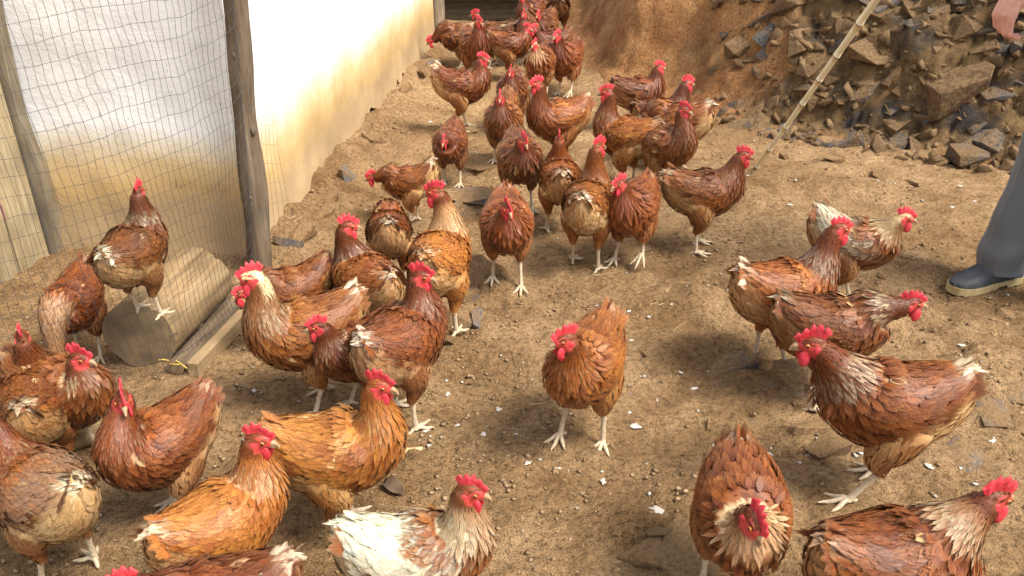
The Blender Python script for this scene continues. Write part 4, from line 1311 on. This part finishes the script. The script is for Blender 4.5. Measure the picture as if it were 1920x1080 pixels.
# px, py = the pixel its trunk is centred on; yaw 0 = heading right, 90 = heading away
HENS = [
 # ------- foreground
 dict(c=(302, 836), yaw=236, pose=(.062, 0, .385), hy=60, hp=-14, g=.42, wg=.36, bg=.36, fl=.85, hk=.35, tw=.35, comb=1.15, step=(.03, -.02), label='chestnut hen with floppy tall comb standing before the log, head turned back across its breast'),
 dict(c=(420, 985), yaw=52, pose=(.110, -.01, .372), hy=-58, g=0.88, wg=0.84, bg=0.86, ng=0.82, hg=.42, fl=.8, hk=0.7, tw=.8, comb=1.1, label='golden hen with buff-streaked neck and white tail tip, walking between the two large brown hens'),
 dict(c=(634, 850), yaw=10, pose=(0.106, 0, 0.382), hy=-25, g=0.78, wg=0.58, bg=0.74, fl=.8, hk=.35, tw=.2, comb=1.1, label='light brown hen with dark wing patch, feet hidden behind the white-backed hen'),
 dict(c=(786, 1046), yaw=8, pose=(0.111, 0, 0.375), hy=-22, g=.5, wg=.46, bg=.44, ng=.55, hg=.4, nc=.45, sad=1.0, fl=1.0, hk=.9, hw=.7, tw=1.0, tail=.2, comb=1.1, label='hen with white back, white ragged tail and chestnut breast'),
 dict(c=(400, 1146), yaw=196, pose=(0.136, 0, 0.320), g=.30, wg=.26, bg=.3, fl=.5, hk=.2, tw=.7, label='dark chestnut hen with white-edged tail beside the golden streaked hen, mostly out of sight'),
 dict(c=(78, 925), yaw=148, pose=(0.131, 0, 0.340), hy=20, g=.40, wg=.42, bg=.45, fl=.9, hk=.4, tw=.9, ww=.55, sad=.15, label='brown hen with white streaks in its wing and pale fluffy rump'),
 # ------- behind the net
 dict(c=(66, 760), yaw=112, pose=(0.086, 0, 0.368), hy=8, g=.42, bg=.45, fl=.5, hk=.55, tw=.5, label='rusty hen behind the net turned away, showing its streaked nape'),
 dict(c=(116, 736), yaw=-18, pose=(0.096, 0, 0.335), hy=5, g=.42, bg=.42, fl=.4, hk=.75, tw=.3, comb=1.0, label='rusty hen behind the net looking towards the log, neck drawn in'),
 dict(c=(140, 568), yaw=268, pose='peck', hp=-60, pitch=-10, s=.84, g=.44, bg=.42, ng=.55, nc=.35, fl=.4, hk=.8, tw=.4, label='hen behind the net pecking at the ground beside the sawn end of the thick log'),
 dict(c=(252, 474), yaw=80, pose=(0.091, 0, 0.390), hy=15, s=.88, g=.36, wg=.26, fl=.6, hk=.85, hw=.6, tw=.9, z=.212, flat=True, pitch=8, step=(.03, .0), label='hen perched on the thick log with its back turned'),
 # ------- group by the pole
 dict(c=(574, 626), yaw=207, pose=(0.116, 0, 0.405), hy=-5, s=1.06, g=0.6, wg=0.46, bg=0.58, ng=.58, nc=.12, crown=.9, fl=.55, hk=.7, tw=.6, step=(.02, -.04), label='hen with cream crown and pale neck standing beside the plank end'),
 dict(c=(548, 548), yaw=212, s=.9, pose=(0.186, .02, 0.270), hy=10, g=.44, wg=.36, fl=.4, hk=.3, tw=.3, tail=.25, label='brown hen half hidden behind the cream-crowned hen at the foot of the pole'),
 dict(c=(672, 656), yaw=215, pose=(0.121, 0, 0.335), hy=-22, s=.92, g=.30, wg=.24, bg=.26, ng=.32, hg=.2, fl=.25, hk=.7, tw=.1, tail=.15, step=(-.02, .03), label='small dark hen with white-flecked hackle walking before the cream-crowned hen'),
 dict(c=(690, 534), yaw=128, pose=(.092, 0, .375), hy=-112, s=1.02, g=0.62, wg=0.56, bg=.50, ng=.36, hg=.34, fl=.75, hk=.7, hw=.6, tw=.8, label='upright hen with white neck ring and white tail tip looking back, near the wall foot'),
 dict(c=(752, 646), yaw=58, pose=(.100, 0, .365), hy=-70, s=1.10, g=.44, wg=.40, bg=.46, ng=.42, fl=.75, hk=.5, tw=.85, comb=1.1, label='large brown hen with a pale patch under the tail, its head turned over its shoulder'),
 dict(c=(824, 492), yaw=78, pose=(0.095, .035, 0.395), hy=92, s=1.10, g=0.88, wg=0.8, bg=0.85, ng=0.82, hg=.42, nc=.40, fl=.8, hk=.9, tw=.6, label='pale golden hen with cream neck standing on the small stone ledge'),
 dict(c=(730, 440), yaw=98, pose='peck', hp=-55, pitch=-8, s=.90, g=.50, wg=.44, fl=.75, hk=.4, tw=.9, label='hen with white-tipped tail feeding with its rump turned, head out of sight'),
 dict(c=(767, 344), yaw=178, pose=(0.201, 0, 0.245), hp=-22, s=.80, g=.46, wg=.40, fl=.8, hk=.3, tw=1.0, tail=.25, pitch=-6, label='hen with cream tail stretching its neck low towards the white wall'),
 dict(c=(844, 272), yaw=262, pose=(0.151, 0, 0.285), hp=-18, s=.86, g=.28, bg=.30, fl=.3, hk=.15, tw=.1, pitch=-4, step=(.02, -.03), label='small dark hen facing out alone between the wall foot and the stone slab'),
 dict(c=(950, 425), yaw=272, pose=(0.121, 0, 0.330), hy=18, hp=-14, s=.98, g=.46, bg=.42, fl=.4, hk=.3, tw=.5, step=(.03, -.03), label='brown hen facing out with speckled white saddle beside the ochre stone slab'),
 dict(c=(1050, 340), yaw=92, pose=(0.091, 0, 0.370), hy=-6, s=.98, g=0.62, wg=0.56, ng=.60, fl=.75, hk=.35, tw=.95, label='hen turned away with white tail feather and buff collar amid the flock'),
 dict(c=(1103, 388), yaw=74, pose=(0.101, -.01, 0.405), hy=-30, s=1.04, g=0.62, wg=0.56, fl=.75, hk=.5, tw=1.0, label='hen turned away with a large white tail patch, beside the hen standing on one leg'),
 dict(c=(1185, 395), yaw=240, pose=(0.116, -.01, 0.355), hy=-28, hp=-12, s=1.04, g=.42, wg=.44, bg=.38, fl=.3, hk=.25, tw=.3, step=(.0, .02), foot_up=(.05, 0), label='chestnut hen on one leg with raised tail beside the hen at the bamboo tip'),
 dict(c=(1320, 364), yaw=3, pose=(0.136, 0, 0.365), hy=-8, s=1.03, g=.40, wg=.34, bg=.38, fl=.55, hk=.35, tw=.5, step=(.02, -.015), label='chestnut hen in profile with its head at the bamboo tip'),
 dict(c=(975, 300), yaw=276, pose=(0.126, 0, 0.335), hy=18, hp=-16, s=1.0, g=.26, bg=.26, fl=.2, hk=.1, tw=.1, label='deep red-brown hen facing out, beside the hen with the buff collar'),
 dict(c=(1046, 226), yaw=204, pose=(0.111, 0, 0.390), hy=-12, s=1.08, g=0.62, wg=0.68, bg=.46, ng=.42, hg=.36, fl=.6, hk=.15, tw=.7, label='tall light-winged hen with dark smooth neck standing before the far group'),
 dict(c=(944, 228), yaw=262, pose=(0.106, .0, 0.360), hy=5, s=.98, g=.50, bg=.44, ng=.36, hg=.25, fl=.4, hk=.2, tw=.3, tail=.3, label='hen facing out with fanned buff tail, beside the tall light-winged hen'),
 dict(c=(1174, 258), yaw=150, pose=(0.106, 0, 0.400), hy=25, s=1.04, g=0.62, wg=0.6, bg=.48, ng=.42, hg=.36, fl=.85, hk=.3, tw=.6, label='hen with pale rump and upright dark neck looking towards the flock, before the bank'),
 dict(c=(1248, 274), yaw=312, pose=(0.086, 0, 0.395), hy=5, s=1.04, g=.42, bg=.42, ng=.42, fl=.4, hk=.35, tw=.5, label='orange-breasted hen standing close before the greyish-necked hen'),
 dict(c=(1240, 222), yaw=22, pose=(0.136, 0, 0.375), hy=-5, s=1.0, g=.34, ng=.24, hg=.2, fl=.4, hk=.2, tw=.3, label='hen with dull greyish-brown neck at the foot of the bank'),
 dict(c=(1272, 232), yaw=158, pose='peck', hp=-50, pitch=-6, s=1.02, g=.52, wg=.48, fl=.8, hk=.3, tw=1.0, label='hen with broad white tail feather and fluffy rump, feeding at the foot of the bank'),
 dict(c=(1198, 176), yaw=12, pose=(0.116, 0, 0.360), hy=-5, s=.98, g=.34, bg=.32, fl=.5, hk=.15, tw=.2, label='dark brown hen alone under the smooth part of the earth bank'),
 # ------- far group
 dict(c=(868, 164), yaw=2, pose=(0.111, 0, 0.360), hy=-10, s=.98, g=.40, wg=.38, bg=.40, fl=.85, hk=.25, tw=1.0, tail=.2, label='hen with upright white tail feather in profile near the far end of the white wall'),
 dict(c=(962, 172), yaw=262, pose=(0.111, 0, 0.355), hp=-14, s=.98, g=.32, bg=.30, fl=.3, hk=.1, tw=.1, label='dark hen facing out just behind the tall light-winged hen'),
 dict(c=(1012, 118), yaw=250, pose=(0.116, 0, 0.350), hy=-8, s=.98, g=.38, bg=.42, ng=.5, nc=.55, crown=.8, fl=.4, hk=.5, tw=.1, label='hen with white nape facing out in the far group'),
 dict(c=(1060, 112), yaw=238, pose=(0.111, 0, 0.375), hy=-10, s=1.02, g=.38, bg=.40, ng=.26, hg=.2, fl=.4, hk=.1, tw=.3, foot_up=(.04, 0), label='hen with dark cape of neck feathers against the smooth earth bank'),
 dict(c=(1032, 84), yaw=205, pose=(0.136, 0, 0.330), s=.98, g=.30, fl=.3, hk=.1, tw=.1, label='dark hen just behind the white-naped hen'),
 dict(c=(958, 86), yaw=4, pose=(0.116, 0, 0.325), hy=-25, s=.98, g=.38, wg=.34, fl=.6, hk=.1, tw=.1, label='hen in profile with drawn-in neck in the middle of the passage'),
 dict(c=(890, 88), yaw=290, pose=(0.106, 0, 0.390), hy=15, s=1.0, g=.32, bg=.32, fl=.3, hk=.1, tw=.1, label='hen with head held high facing out before the low box'),
 dict(c=(922, 66), yaw=168, pose=(0.121, 0, 0.355), s=1.0, g=.26, fl=.3, hk=.1, tw=.1, label='dark hen half hidden behind the high-headed hen before the low box'),
 dict(c=(860, 72), yaw=192, pose=(0.201, 0, 0.200), hp=-30, s=.98, g=.34, sad=.25, fl=.4, hk=.2, tw=.4, label='hen with pale back bending its head to the ground by the corner post'),
 dict(c=(985, 62), yaw=262, pose=(0.106, 0, 0.360), s=.98, g=.30, fl=.3, hk=.1, tw=.1, label='hen facing out directly behind the drawn-in hen in the passage'),
 dict(c=(1020, 52), yaw=246, pose=(0.121, 0, 0.325), s=1.0, g=.28, fl=.3, hk=.1, tw=.3, tail=.2, label='very dark-breasted hen with brown back among the hindmost hens'),
 dict(c=(994, 26), yaw=235, pose=(0.111, 0, 0.350), s=1.0, g=.30, fl=.3, hk=.1, tw=.1, label='hen with raised head on the box side of the hindmost hens'),
 dict(c=(1018, 10), yaw=100, pose=(0.111, 0, 0.350), s=1.0, g=.34, fl=.3, hk=.1, tw=.1, label='hen turned away among the hindmost hens in the passage'),
 dict(c=(1046, 14), yaw=100, pose=(0.111, 0, 0.360), s=1.0, g=.32, fl=.3, hk=.1, tw=.6, label='hindmost hen with frayed pale tail beside the bank'),
 # ------- right-hand group
 dict(c=(1470, 550), yaw=14, pose=(0.141, 0, 0.395), hy=-12, s=1.06, g=0.7, wg=0.62, bg=0.52, ng=.42, hg=.40, fl=.7, hk=1.0, hw=.8, tw=.7, step=(-.02, .02), label='light brown hen with boldly white-streaked neck held high'),
 dict(c=(1604, 458), yaw=-22, pose=(0.141, 0, 0.335), hy=10, s=.98, g=.44, wg=.48, bg=.38, ng=.45, nc=.35, crown=.5, sad=.65, fl=.5, hk=.9, tw=1.0, tail=.35, label='hen with white upright rump and cream nape near the shoe'),
 dict(c=(1558, 618), yaw=-4, pose=(0.195, 0, 0.300), hp=-5, s=1.06, g=.34, wg=.28, bg=.34, ng=.28, hg=.25, fl=.4, hk=.75, hw=.5, tw=.6, label='dark hen with neck stretched forward towards the shoe'),
 dict(c=(1662, 760), yaw=176, pose=(0.176, 0, 0.355), hp=-6, s=1.12, g=.43, wg=.37, bg=.40, ng=.38, hg=.36, fl=.95, hk=.95, hw=.7, tw=1.0, comb=1.1, step=(.06, -.03), label='large striding hen with white tail and white lower hackle'),
 dict(c=(1390, 962), yaw=262, pose=(.122, 0, .305), hy=25, hp=-35, s=1.08, g=.44, wg=.40, bg=.36, ng=.5, nc=.55, fl=.3, hk=.9, hw=.7, tw=.4, pitch=-6, tail=-.35, label='hen seen from above with lowered head and white ruffled collar'),
 dict(c=(1676, 1062), yaw=12, pose=(0.161, 0, 0.335), s=1.12, g=.42, wg=.36, bg=.40, ng=.46, nc=.15, fl=.5, hk=1.0, hw=.8, tw=.3, comb=1.15, label='brown hen with heavily white-streaked neck beside the hen with the white ruffled collar'),
 # ------- the one in the open
 dict(c=(1096, 688), yaw=242, pose=(0.128, 0, 0.360), hy=-40, hp=-8, s=1.04, g=0.56, wg=0.52, bg=0.52, ng=0.58, hg=.36, fl=.3, hk=.35, tw=.3, step=(-.015, .025), spots=1.0, label='orange-brown hen standing alone in the open middle of the yard'),
]
for k, sp in enumerate(HENS):
    sp['seed'] = k+1
    s = sp['s'] = sp.get('s', 1.0)*.90*(.97 + .06*((k*37) % 11)/10)
    zb = sp.get('z', 0.0)
    q = at_height(sp['c'][0], sp['c'][1], zb + .235*s)
    gz = zb + float(gh(q[0], q[1]))
    sp['loc'] = (q[0], q[1], gz)
    dist = math.hypot(q[0], q[1])
    sp['lod'] = 0 if dist < 2.7 else (1 if dist < 4.2 else 2)
    make_hen(sp)

# ================================================================== THE PERSON WITH THE BAMBOO POLE
person = empty('person', (1.753, 2.464, float(gh(1.753, 2.464))), R(200))
tag(person, 'person in grey trousers and dark shoes, right hand hanging, at the edge of the yard', 'person')
POLE_G = at_height(1418, 313, .008)
pr_ = ray(1640, 0)*2.9; POLE_P = np.array([pr_[0], pr_[1], pr_[2]+CAM_H])
PDIR = unit(POLE_P - POLE_G)
grip_w = POLE_G + PDIR*((1.55-POLE_G[2])/PDIR[2])
ca_, sa_ = math.cos(R(200)), math.sin(R(200))
def w2l(p):
    d = np.asarray(p, float) - np.array(person.location)
    return np.array([d[0]*ca_ + d[1]*sa_, -d[0]*sa_ + d[1]*ca_, d[2]])
def w2lv(v): return np.array([v[0]*ca_ + v[1]*sa_, -v[0]*sa_ + v[1]*ca_, v[2]])
GRIP, GD = w2l(grip_w), w2lv(PDIR)

bm_ = MB()
def limb(mb, pts, rad, n=14, k=16):
    K = [[*p, r, r, r, 0] for p, r in zip(pts, rad)]
    Sweep(K, k, side=(0, 1, .02)).mesh(mb, k, n)
def ball(mb, c, r): mb.ell(c, (r, r, r) if np.isscalar(r) else r, None, 8, 12)
# trunk, neck, head
Sweep([[0, 0, .86, .155, .105, .10, 0], [0, 0, .98, .165, .115, .10, 0], [.01, 0, 1.15, .15, .10, .10, 0], [.015, 0, 1.30, .175, .11, .11, 0], [.01, 0, 1.42, .13, .08, .08, 0], [.015, 0, 1.475, .058, .058, .058, 0], [.03, 0, 1.55, .052, .055, .055, 0]], 30).mesh(bm_, 24, 24)
hc_ = np.array([.045, 0, 1.635])
bm_.ell(hc_ + (-.01, 0, .015), (.098, .076, .112), None, 12, 18)
bm_.ell(hc_ + (.025, 0, -.055), (.066, .056, .062), None, 10, 14)
bm_.ell(hc_ + (.100, 0, -.020), (.020, .013, .026), None, 8, 10)
bm_.ell(hc_ + (.078, 0, -.062), (.018, .026, .008), None, 8, 10)
for sd_ in (1, -1): bm_.ell(hc_ + (-.005, sd_*.078, -.012), (.018, .010, .030), None, 8, 10)
# legs
LEGS = {'right': [(0, -.09, .90), (.035, -.105, .50), (.080, -.12, .085)], 'left': [(0, .09, .90), (-.01, .115, .50), (-.08, .13, .085)]}
for k_, pts_ in LEGS.items():
    limb(bm_, [pts_[0], .5*(np.array(pts_[0])+pts_[1]), pts_[1], .6*np.array(pts_[1])+.4*np.array(pts_[2]), pts_[2]], [.085, .072, .056, .055, .038])
    limb(bm_, [np.array(pts_[2])+(-.03, 0, -.03), np.array(pts_[2])+(.06, 0, -.045), np.array(pts_[2])+(.11, 0, -.055)], [.03, .03, .02])
# right arm, hanging a little forward
WR = np.array([.232, -.205, .945])
limb(bm_, [(.01, -.175, 1.39), (.03, -.215, 1.26), (.075, -.235, 1.11), (.16, -.222, 1.02), WR], [.055, .047, .040, .036, .026])
KN = np.array([.272, -.200, .868])
for dy, rr0 in ((.030, .0125), (.010, .0135), (-.010, .013), (-.029, .0115)):
    limb(bm_, [WR + (0, dy*.45, .0), .5*(WR+KN) + (.004, dy*.8, 0), KN + (0, dy, .0)], [.016, .0145, rr0], 10, 8)
fing = [(.031, .043, .027, .022, .0090, .0), (.0105, .047, .030, .024, .0093, .12), (-.0105, .043, .028, .022, .0088, .22), (-.030, .034, .022, .019, .0076, .30)]
for dy, l1, l2, l3, r0, cu in fing:
    p0 = KN + (0, dy, 0)
    d1 = unit(np.array([-.12-cu, .02, -1])); d2 = unit(np.array([-1.0, .06, -.50+cu])); d3 = unit(np.array([-1.0, .08, .10+cu*1.6]))
    p1 = p0 + d1*l1; p2 = p1 + d2*l2; p3 = p2 + d3*l3
    limb(bm_, [p0, .5*(p0+p1), p1, .5*(p1+p2), p2, .5*(p2+p3), p3], [r0*1.12, r0, r0*1.06, r0*.93, r0*.96, r0*.88, r0*.62], 10, 16)
t0_ = WR + (-.002, .026, -.020)
limb(bm_, [t0_, t0_ + (-.004, .020, -.026), t0_ + (-.012, .026, -.056), t0_ + (-.022, .024, -.082)], [.0150, .0135, .0105, .0070], 10, 14)
# left arm, raised to the pole
LS = np.array([.01, .175, 1.39]); LW = GRIP + unit(np.array([-.55, .8, -.1]))*.075
EL = .5*(LS+LW) + (-.04, .07, -.13)
limb(bm_, [LS, .5*(LS+EL), EL, .5*(EL+LW), LW], [.055, .047, .042, .037, .027])
ax1 = unit(np.cross(GD, np.array([.8, .55, 0]))); ax2 = np.cross(GD, ax1)
bm_.ell(.55*LW+.45*GRIP, (.035, .035, .042), None, 9, 12)
pw = unit(LW-GRIP - GD*np.dot(LW-GRIP, GD)); pq = np.cross(GD, pw)
for j in range(4):
    an_ = np.linspace(.35, 4.3, 8); c = GRIP + GD*(.033-.022*j)
    limb(bm_, [c + (pw*math.cos(a)+pq*math.sin(a))*.0205 for a in an_], np.linspace(.0095, .007, 8), 8, 14)
an_ = np.linspace(-.4, -2.9, 6)
limb(bm_, [GRIP + GD*.045 + (pw*math.cos(a)+pq*math.sin(a))*.022 for a in an_], np.linspace(.0115, .008, 6), 8, 12)
body = link('body', remesh(py_mesh('body', bm_.v, bm_.f), .0048, 2, .4), M_SKIN, person)

def folds(me, amp_fn):
    co = mesh_co(me); nr = np.empty(len(me.vertices)*3, dtype=np.float32); me.vertices.foreach_get('normal', nr); nr = nr.reshape(-1, 3)
    co = co + nr*amp_fn(co)[:, None]; me.vertices.foreach_set('co', co.ravel().astype(np.float32)); me.update()
tm_ = MB()
for k_, pts_ in LEGS.items():
    a, b, c = [np.array(q) for q in pts_]
    K = [[*(a+(0, 0, .06)), .105, .125, .115, 0], [*(a+(0, 0, -.06)), .098, .105, .105, 0], [*(.5*(a+b)), .088, .094, .092, 0], [*b, .086, .100, .086, 0], [*(.5*b+.5*c), .076, .090, .080, 0], [*(c+(.004, 0, .05)), .070, .084, .079, 0], [*(c+(.006, 0, -.036)), .068, .084, .079, 0]]
    Sweep(K, 40).mesh(tm_, 40, 28)
tm_.ell((0, 0, .95), (.118, .165, .12), None, 10, 18)
tme = remesh(py_mesh('trousers', tm_.v, tm_.f), .0075, 3)
def tf(co):
    z = co[:, 2]; low = sstep(.42, .08, z); an = np.arctan2(co[:, 1], co[:, 0])
    sl = z*42 + 2.6*fbm(co[:, 0]*7, co[:, 1]*7, z*3, 2, 5) + co[:, 0]*22
    crease = np.zeros(len(z))
    for pts_ in LEGS.values():
        q = np.array(pts_)[::-1]; xc = np.interp(z, q[:, 2], q[:, 0]); yc = np.interp(z, q[:, 2], q[:, 1])
        crease = crease + .007*np.exp(-((co[:, 1]-yc)/.009)**2)*(co[:, 0] > xc+.03)*sstep(.80, .6, z)
    return crease + low*.0045*np.sin(sl)*(1+fbm(co[:, 0]*9, co[:, 1]*9, z*9, 2, 6)) + .006*fbm(co[:, 0]*8, co[:, 1]*8, z*5, 3, 9) + .005*sstep(.2, .6, z)*np.sin(z*9+co[:, 0]*14)
folds(tme, tf)
trousers = link('trousers', tme, M_TROUSER, person)
jm_ = MB()
Sweep([[0, 0, .84, .180, .135, .125, 0], [0, 0, 1.0, .178, .132, .115, 0], [.01, 0, 1.16, .17, .122, .118, 0], [.015, 0, 1.31, .192, .127, .125, 0], [.01, 0, 1.42, .145, .092, .092, 0], [.015, 0, 1.475, .072, .07, .07, 0]], 24).mesh(jm_, 22, 22)
limb(jm_, [(.01, -.165, 1.39), (.03, -.215, 1.26), (.075, -.235, 1.11), (.16, -.222, 1.025), (.205, -.212, .985)], [.072, .062, .054, .048, .042])
limb(jm_, [LS, .5*(LS+EL), EL, .5*(EL+LW), LW - unit(LW-EL)*.04], [.072, .062, .056, .050, .043])
jme = remesh(py_mesh('jacket', jm_.v, jm_.f), .009, 3)
folds(jme, lambda co: .007*fbm(co[:, 0]*8, co[:, 1]*8, co[:, 2]*9, 3, 15))
link('jacket', jme, M_JACKET, person)
hm_ = MB(); hm_.ell(hc_ + (-.022, 0, .035), (.100, .084, .105), None, 12, 18)
link('hair', hm_.mesh('hair'), M_HAIR, person)
for sd_ in (1, -1):
    link('eye', MB().ell(hc_ + (.078, sd_*.030, .004), (.012, .014, .009), None, 8, 10).mesh('eye'), M_PUPIL, person)
SX = np.array([-.088, -.078, -.05, -.01, .05, .10, .145, .175, .192, .199])
SW = np.array([.016, .028, .034, .035, .037, .044, .045, .038, .024, .010])
ST = np.array([.058, .072, .092, .100, .094, .074, .058, .050, .043, .036])
def shoe(ankle):
    ax, ay = ankle[0], ankle[1]
    n = 40; X = np.linspace(0, len(SX)-1, n); xs = np.interp(X, np.arange(len(SX)), SX); w = np.interp(X, np.arange(len(SX)), SW); tp = np.interp(X, np.arange(len(SX)), ST)
    ph = np.linspace(0, 2*math.pi, 22, endpoint=False)
    v = []
    for x, ww_, t in zip(xs, w, tp):
        for a in ph:
            c, s_ = math.cos(a), math.sin(a)
            z = .022 + (t-.022)*max(c, 0)**.75 if c > 0 else .022
            v.append((ax+x, ay + ww_*np.sign(s_)*abs(s_)**.7*(1 if c > -.2 else .9), z))
    f = grid_faces(n, 22, True).tolist() + [list(range(22))[::-1], [(n-1)*22+k for k in range(22)]]
    up_ = link('shoe', py_mesh('shoe', v, f, True), M_SHOE, person)
    v, f = [], []
    out = [(x, ww_+.004) for x, ww_ in zip(xs, w)]
    m = len(out)
    for lvl, zz0 in enumerate((.0, .010, .026)):
        for x, q in out:
            arch = .010 if (-.005 < x < .045 and lvl == 0) else 0
            tread = .003*(int((x+.1)*90) % 2) if lvl == 0 else 0
            v.append((ax+x*1.012, ay+q, zz0+arch+tread))
        for x, q in out[::-1]:
            arch = .010 if (-.005 < x < .045 and lvl == 0) else 0
            tread = .003*(int((x+.1)*90) % 2) if lvl == 0 else 0
            v.append((ax+x*1.012, ay-q, zz0+arch+tread))
    L2 = 2*m
    f = [[l*L2+k, l*L2+(k+1) % L2, (l+1)*L2+(k+1) % L2, (l+1)*L2+k] for l in range(2) for k in range(L2)]
    for l in (0, 2): f += [[l*L2+k, l*L2+k+1, l*L2+L2-2-k, l*L2+L2-1-k] for k in range(m-1)]
    link('sole', py_mesh('sole', v, f), M_SOLE, up_)
for pts_ in LEGS.values(): shoe(pts_[2])

# ---- bamboo pole: jointed culm with dark rings at the nodes
pole = empty('bamboo_pole', tuple(POLE_G))
pole.rotation_mode = 'QUATERNION'; pole.rotation_quaternion = Vector(PDIR).to_track_quat('Z', 'Y')
tag(pole, 'pale bamboo pole slanting down to the earth by a hen\'s head', 'pole')
z = 0.0; k = 0; PL = 2.55
rfun = lambda z: .0095 + .0042*min(z, 2.2)
while z < PL:
    l = .135 + .03*((k*7) % 4)/3 + .02*z/PL
    za, zb_ = z, min(z+l, PL)
    zz = np.linspace(za+.002, zb_-.002, 6); ben = .006*np.sin(zz*1.9+.4)
    rr0 = np.array([rfun(q) for q in zz])*np.array([1.10, .99, .97, .97, .99, 1.08])
    link('culm_segment', MB().tube(np.stack([ben, 0*zz, zz], -1), rr0, 12).mesh('culm_segment'), M_BAMBOO, pole)
    if zb_ < PL:
        b0 = .006*math.sin(zb_*1.9+.4)
        link('node_ring', MB().tube([(b0, 0, zb_-.003), (b0, 0, zb_), (b0, 0, zb_+.003)], np.array([1.04, 1.16, 1.04])*rfun(zb_), 12).mesh('node_ring'), M_NODE, pole)
    z = zb_; k += 1

# ---- small litter
q = at_height(737, 920)
tt = np.linspace(0, 1, 9); lv = []
for t in tt:
    w = .020*math.sin(math.pi*min(max(t*.92+.05, 0), 1))**.7
    for c in (-1, 0, 1): lv.append(((t-.5)*.06, c*w, .006 + .012*abs(c) + .006*math.sin(t*5)))
o = link('dead_leaf', py_mesh('dead_leaf', lv, [list(x) for x in grid_faces(9, 3)], True), M_LEAF); o.location = q; o.rotation_euler = (0, 0, -.6)
sm = o.modifiers.new('thickness', 'SOLIDIFY'); sm.thickness = .0008
tag(o, 'curled dark brown dead leaf on the earth above the white-backed hen', 'leaf')
q = at_height(770, 845)
fv = []
for t in tt:
    w = .012*math.sin(math.pi*min(t*.85+.1, 1))**.6
    for c in (-1, 0, 1): fv.append(((t-.5)*.06, c*w, .006 + .003*t - .003*abs(c)))
o = link('shed_feather', np_mesh('shed_feather', np.array(fv), grid_faces(9, 3), True, np.tile([.62, .42, .22], (27, 1))), M_FEATHER); o.location = q; o.rotation_euler = (0, 0, .1)
tag(o, 'pale buff feather shed on the earth beside the light brown hen\'s breast', 'feather')
a, b = at_height(438, 722, .006), at_height(498, 748, .006)
o = link('twig', MB().tube([np.zeros(3), (b-a)*.35 + (0, .006, .004), (b-a)*.7 + (.004, -.004, .002), b-a], [.002, .0024, .002, .0012], 6).mesh('twig'), M_BARK); o.location = a
tag(o, 'thin bent twig on the earth below the plank', 'twig')
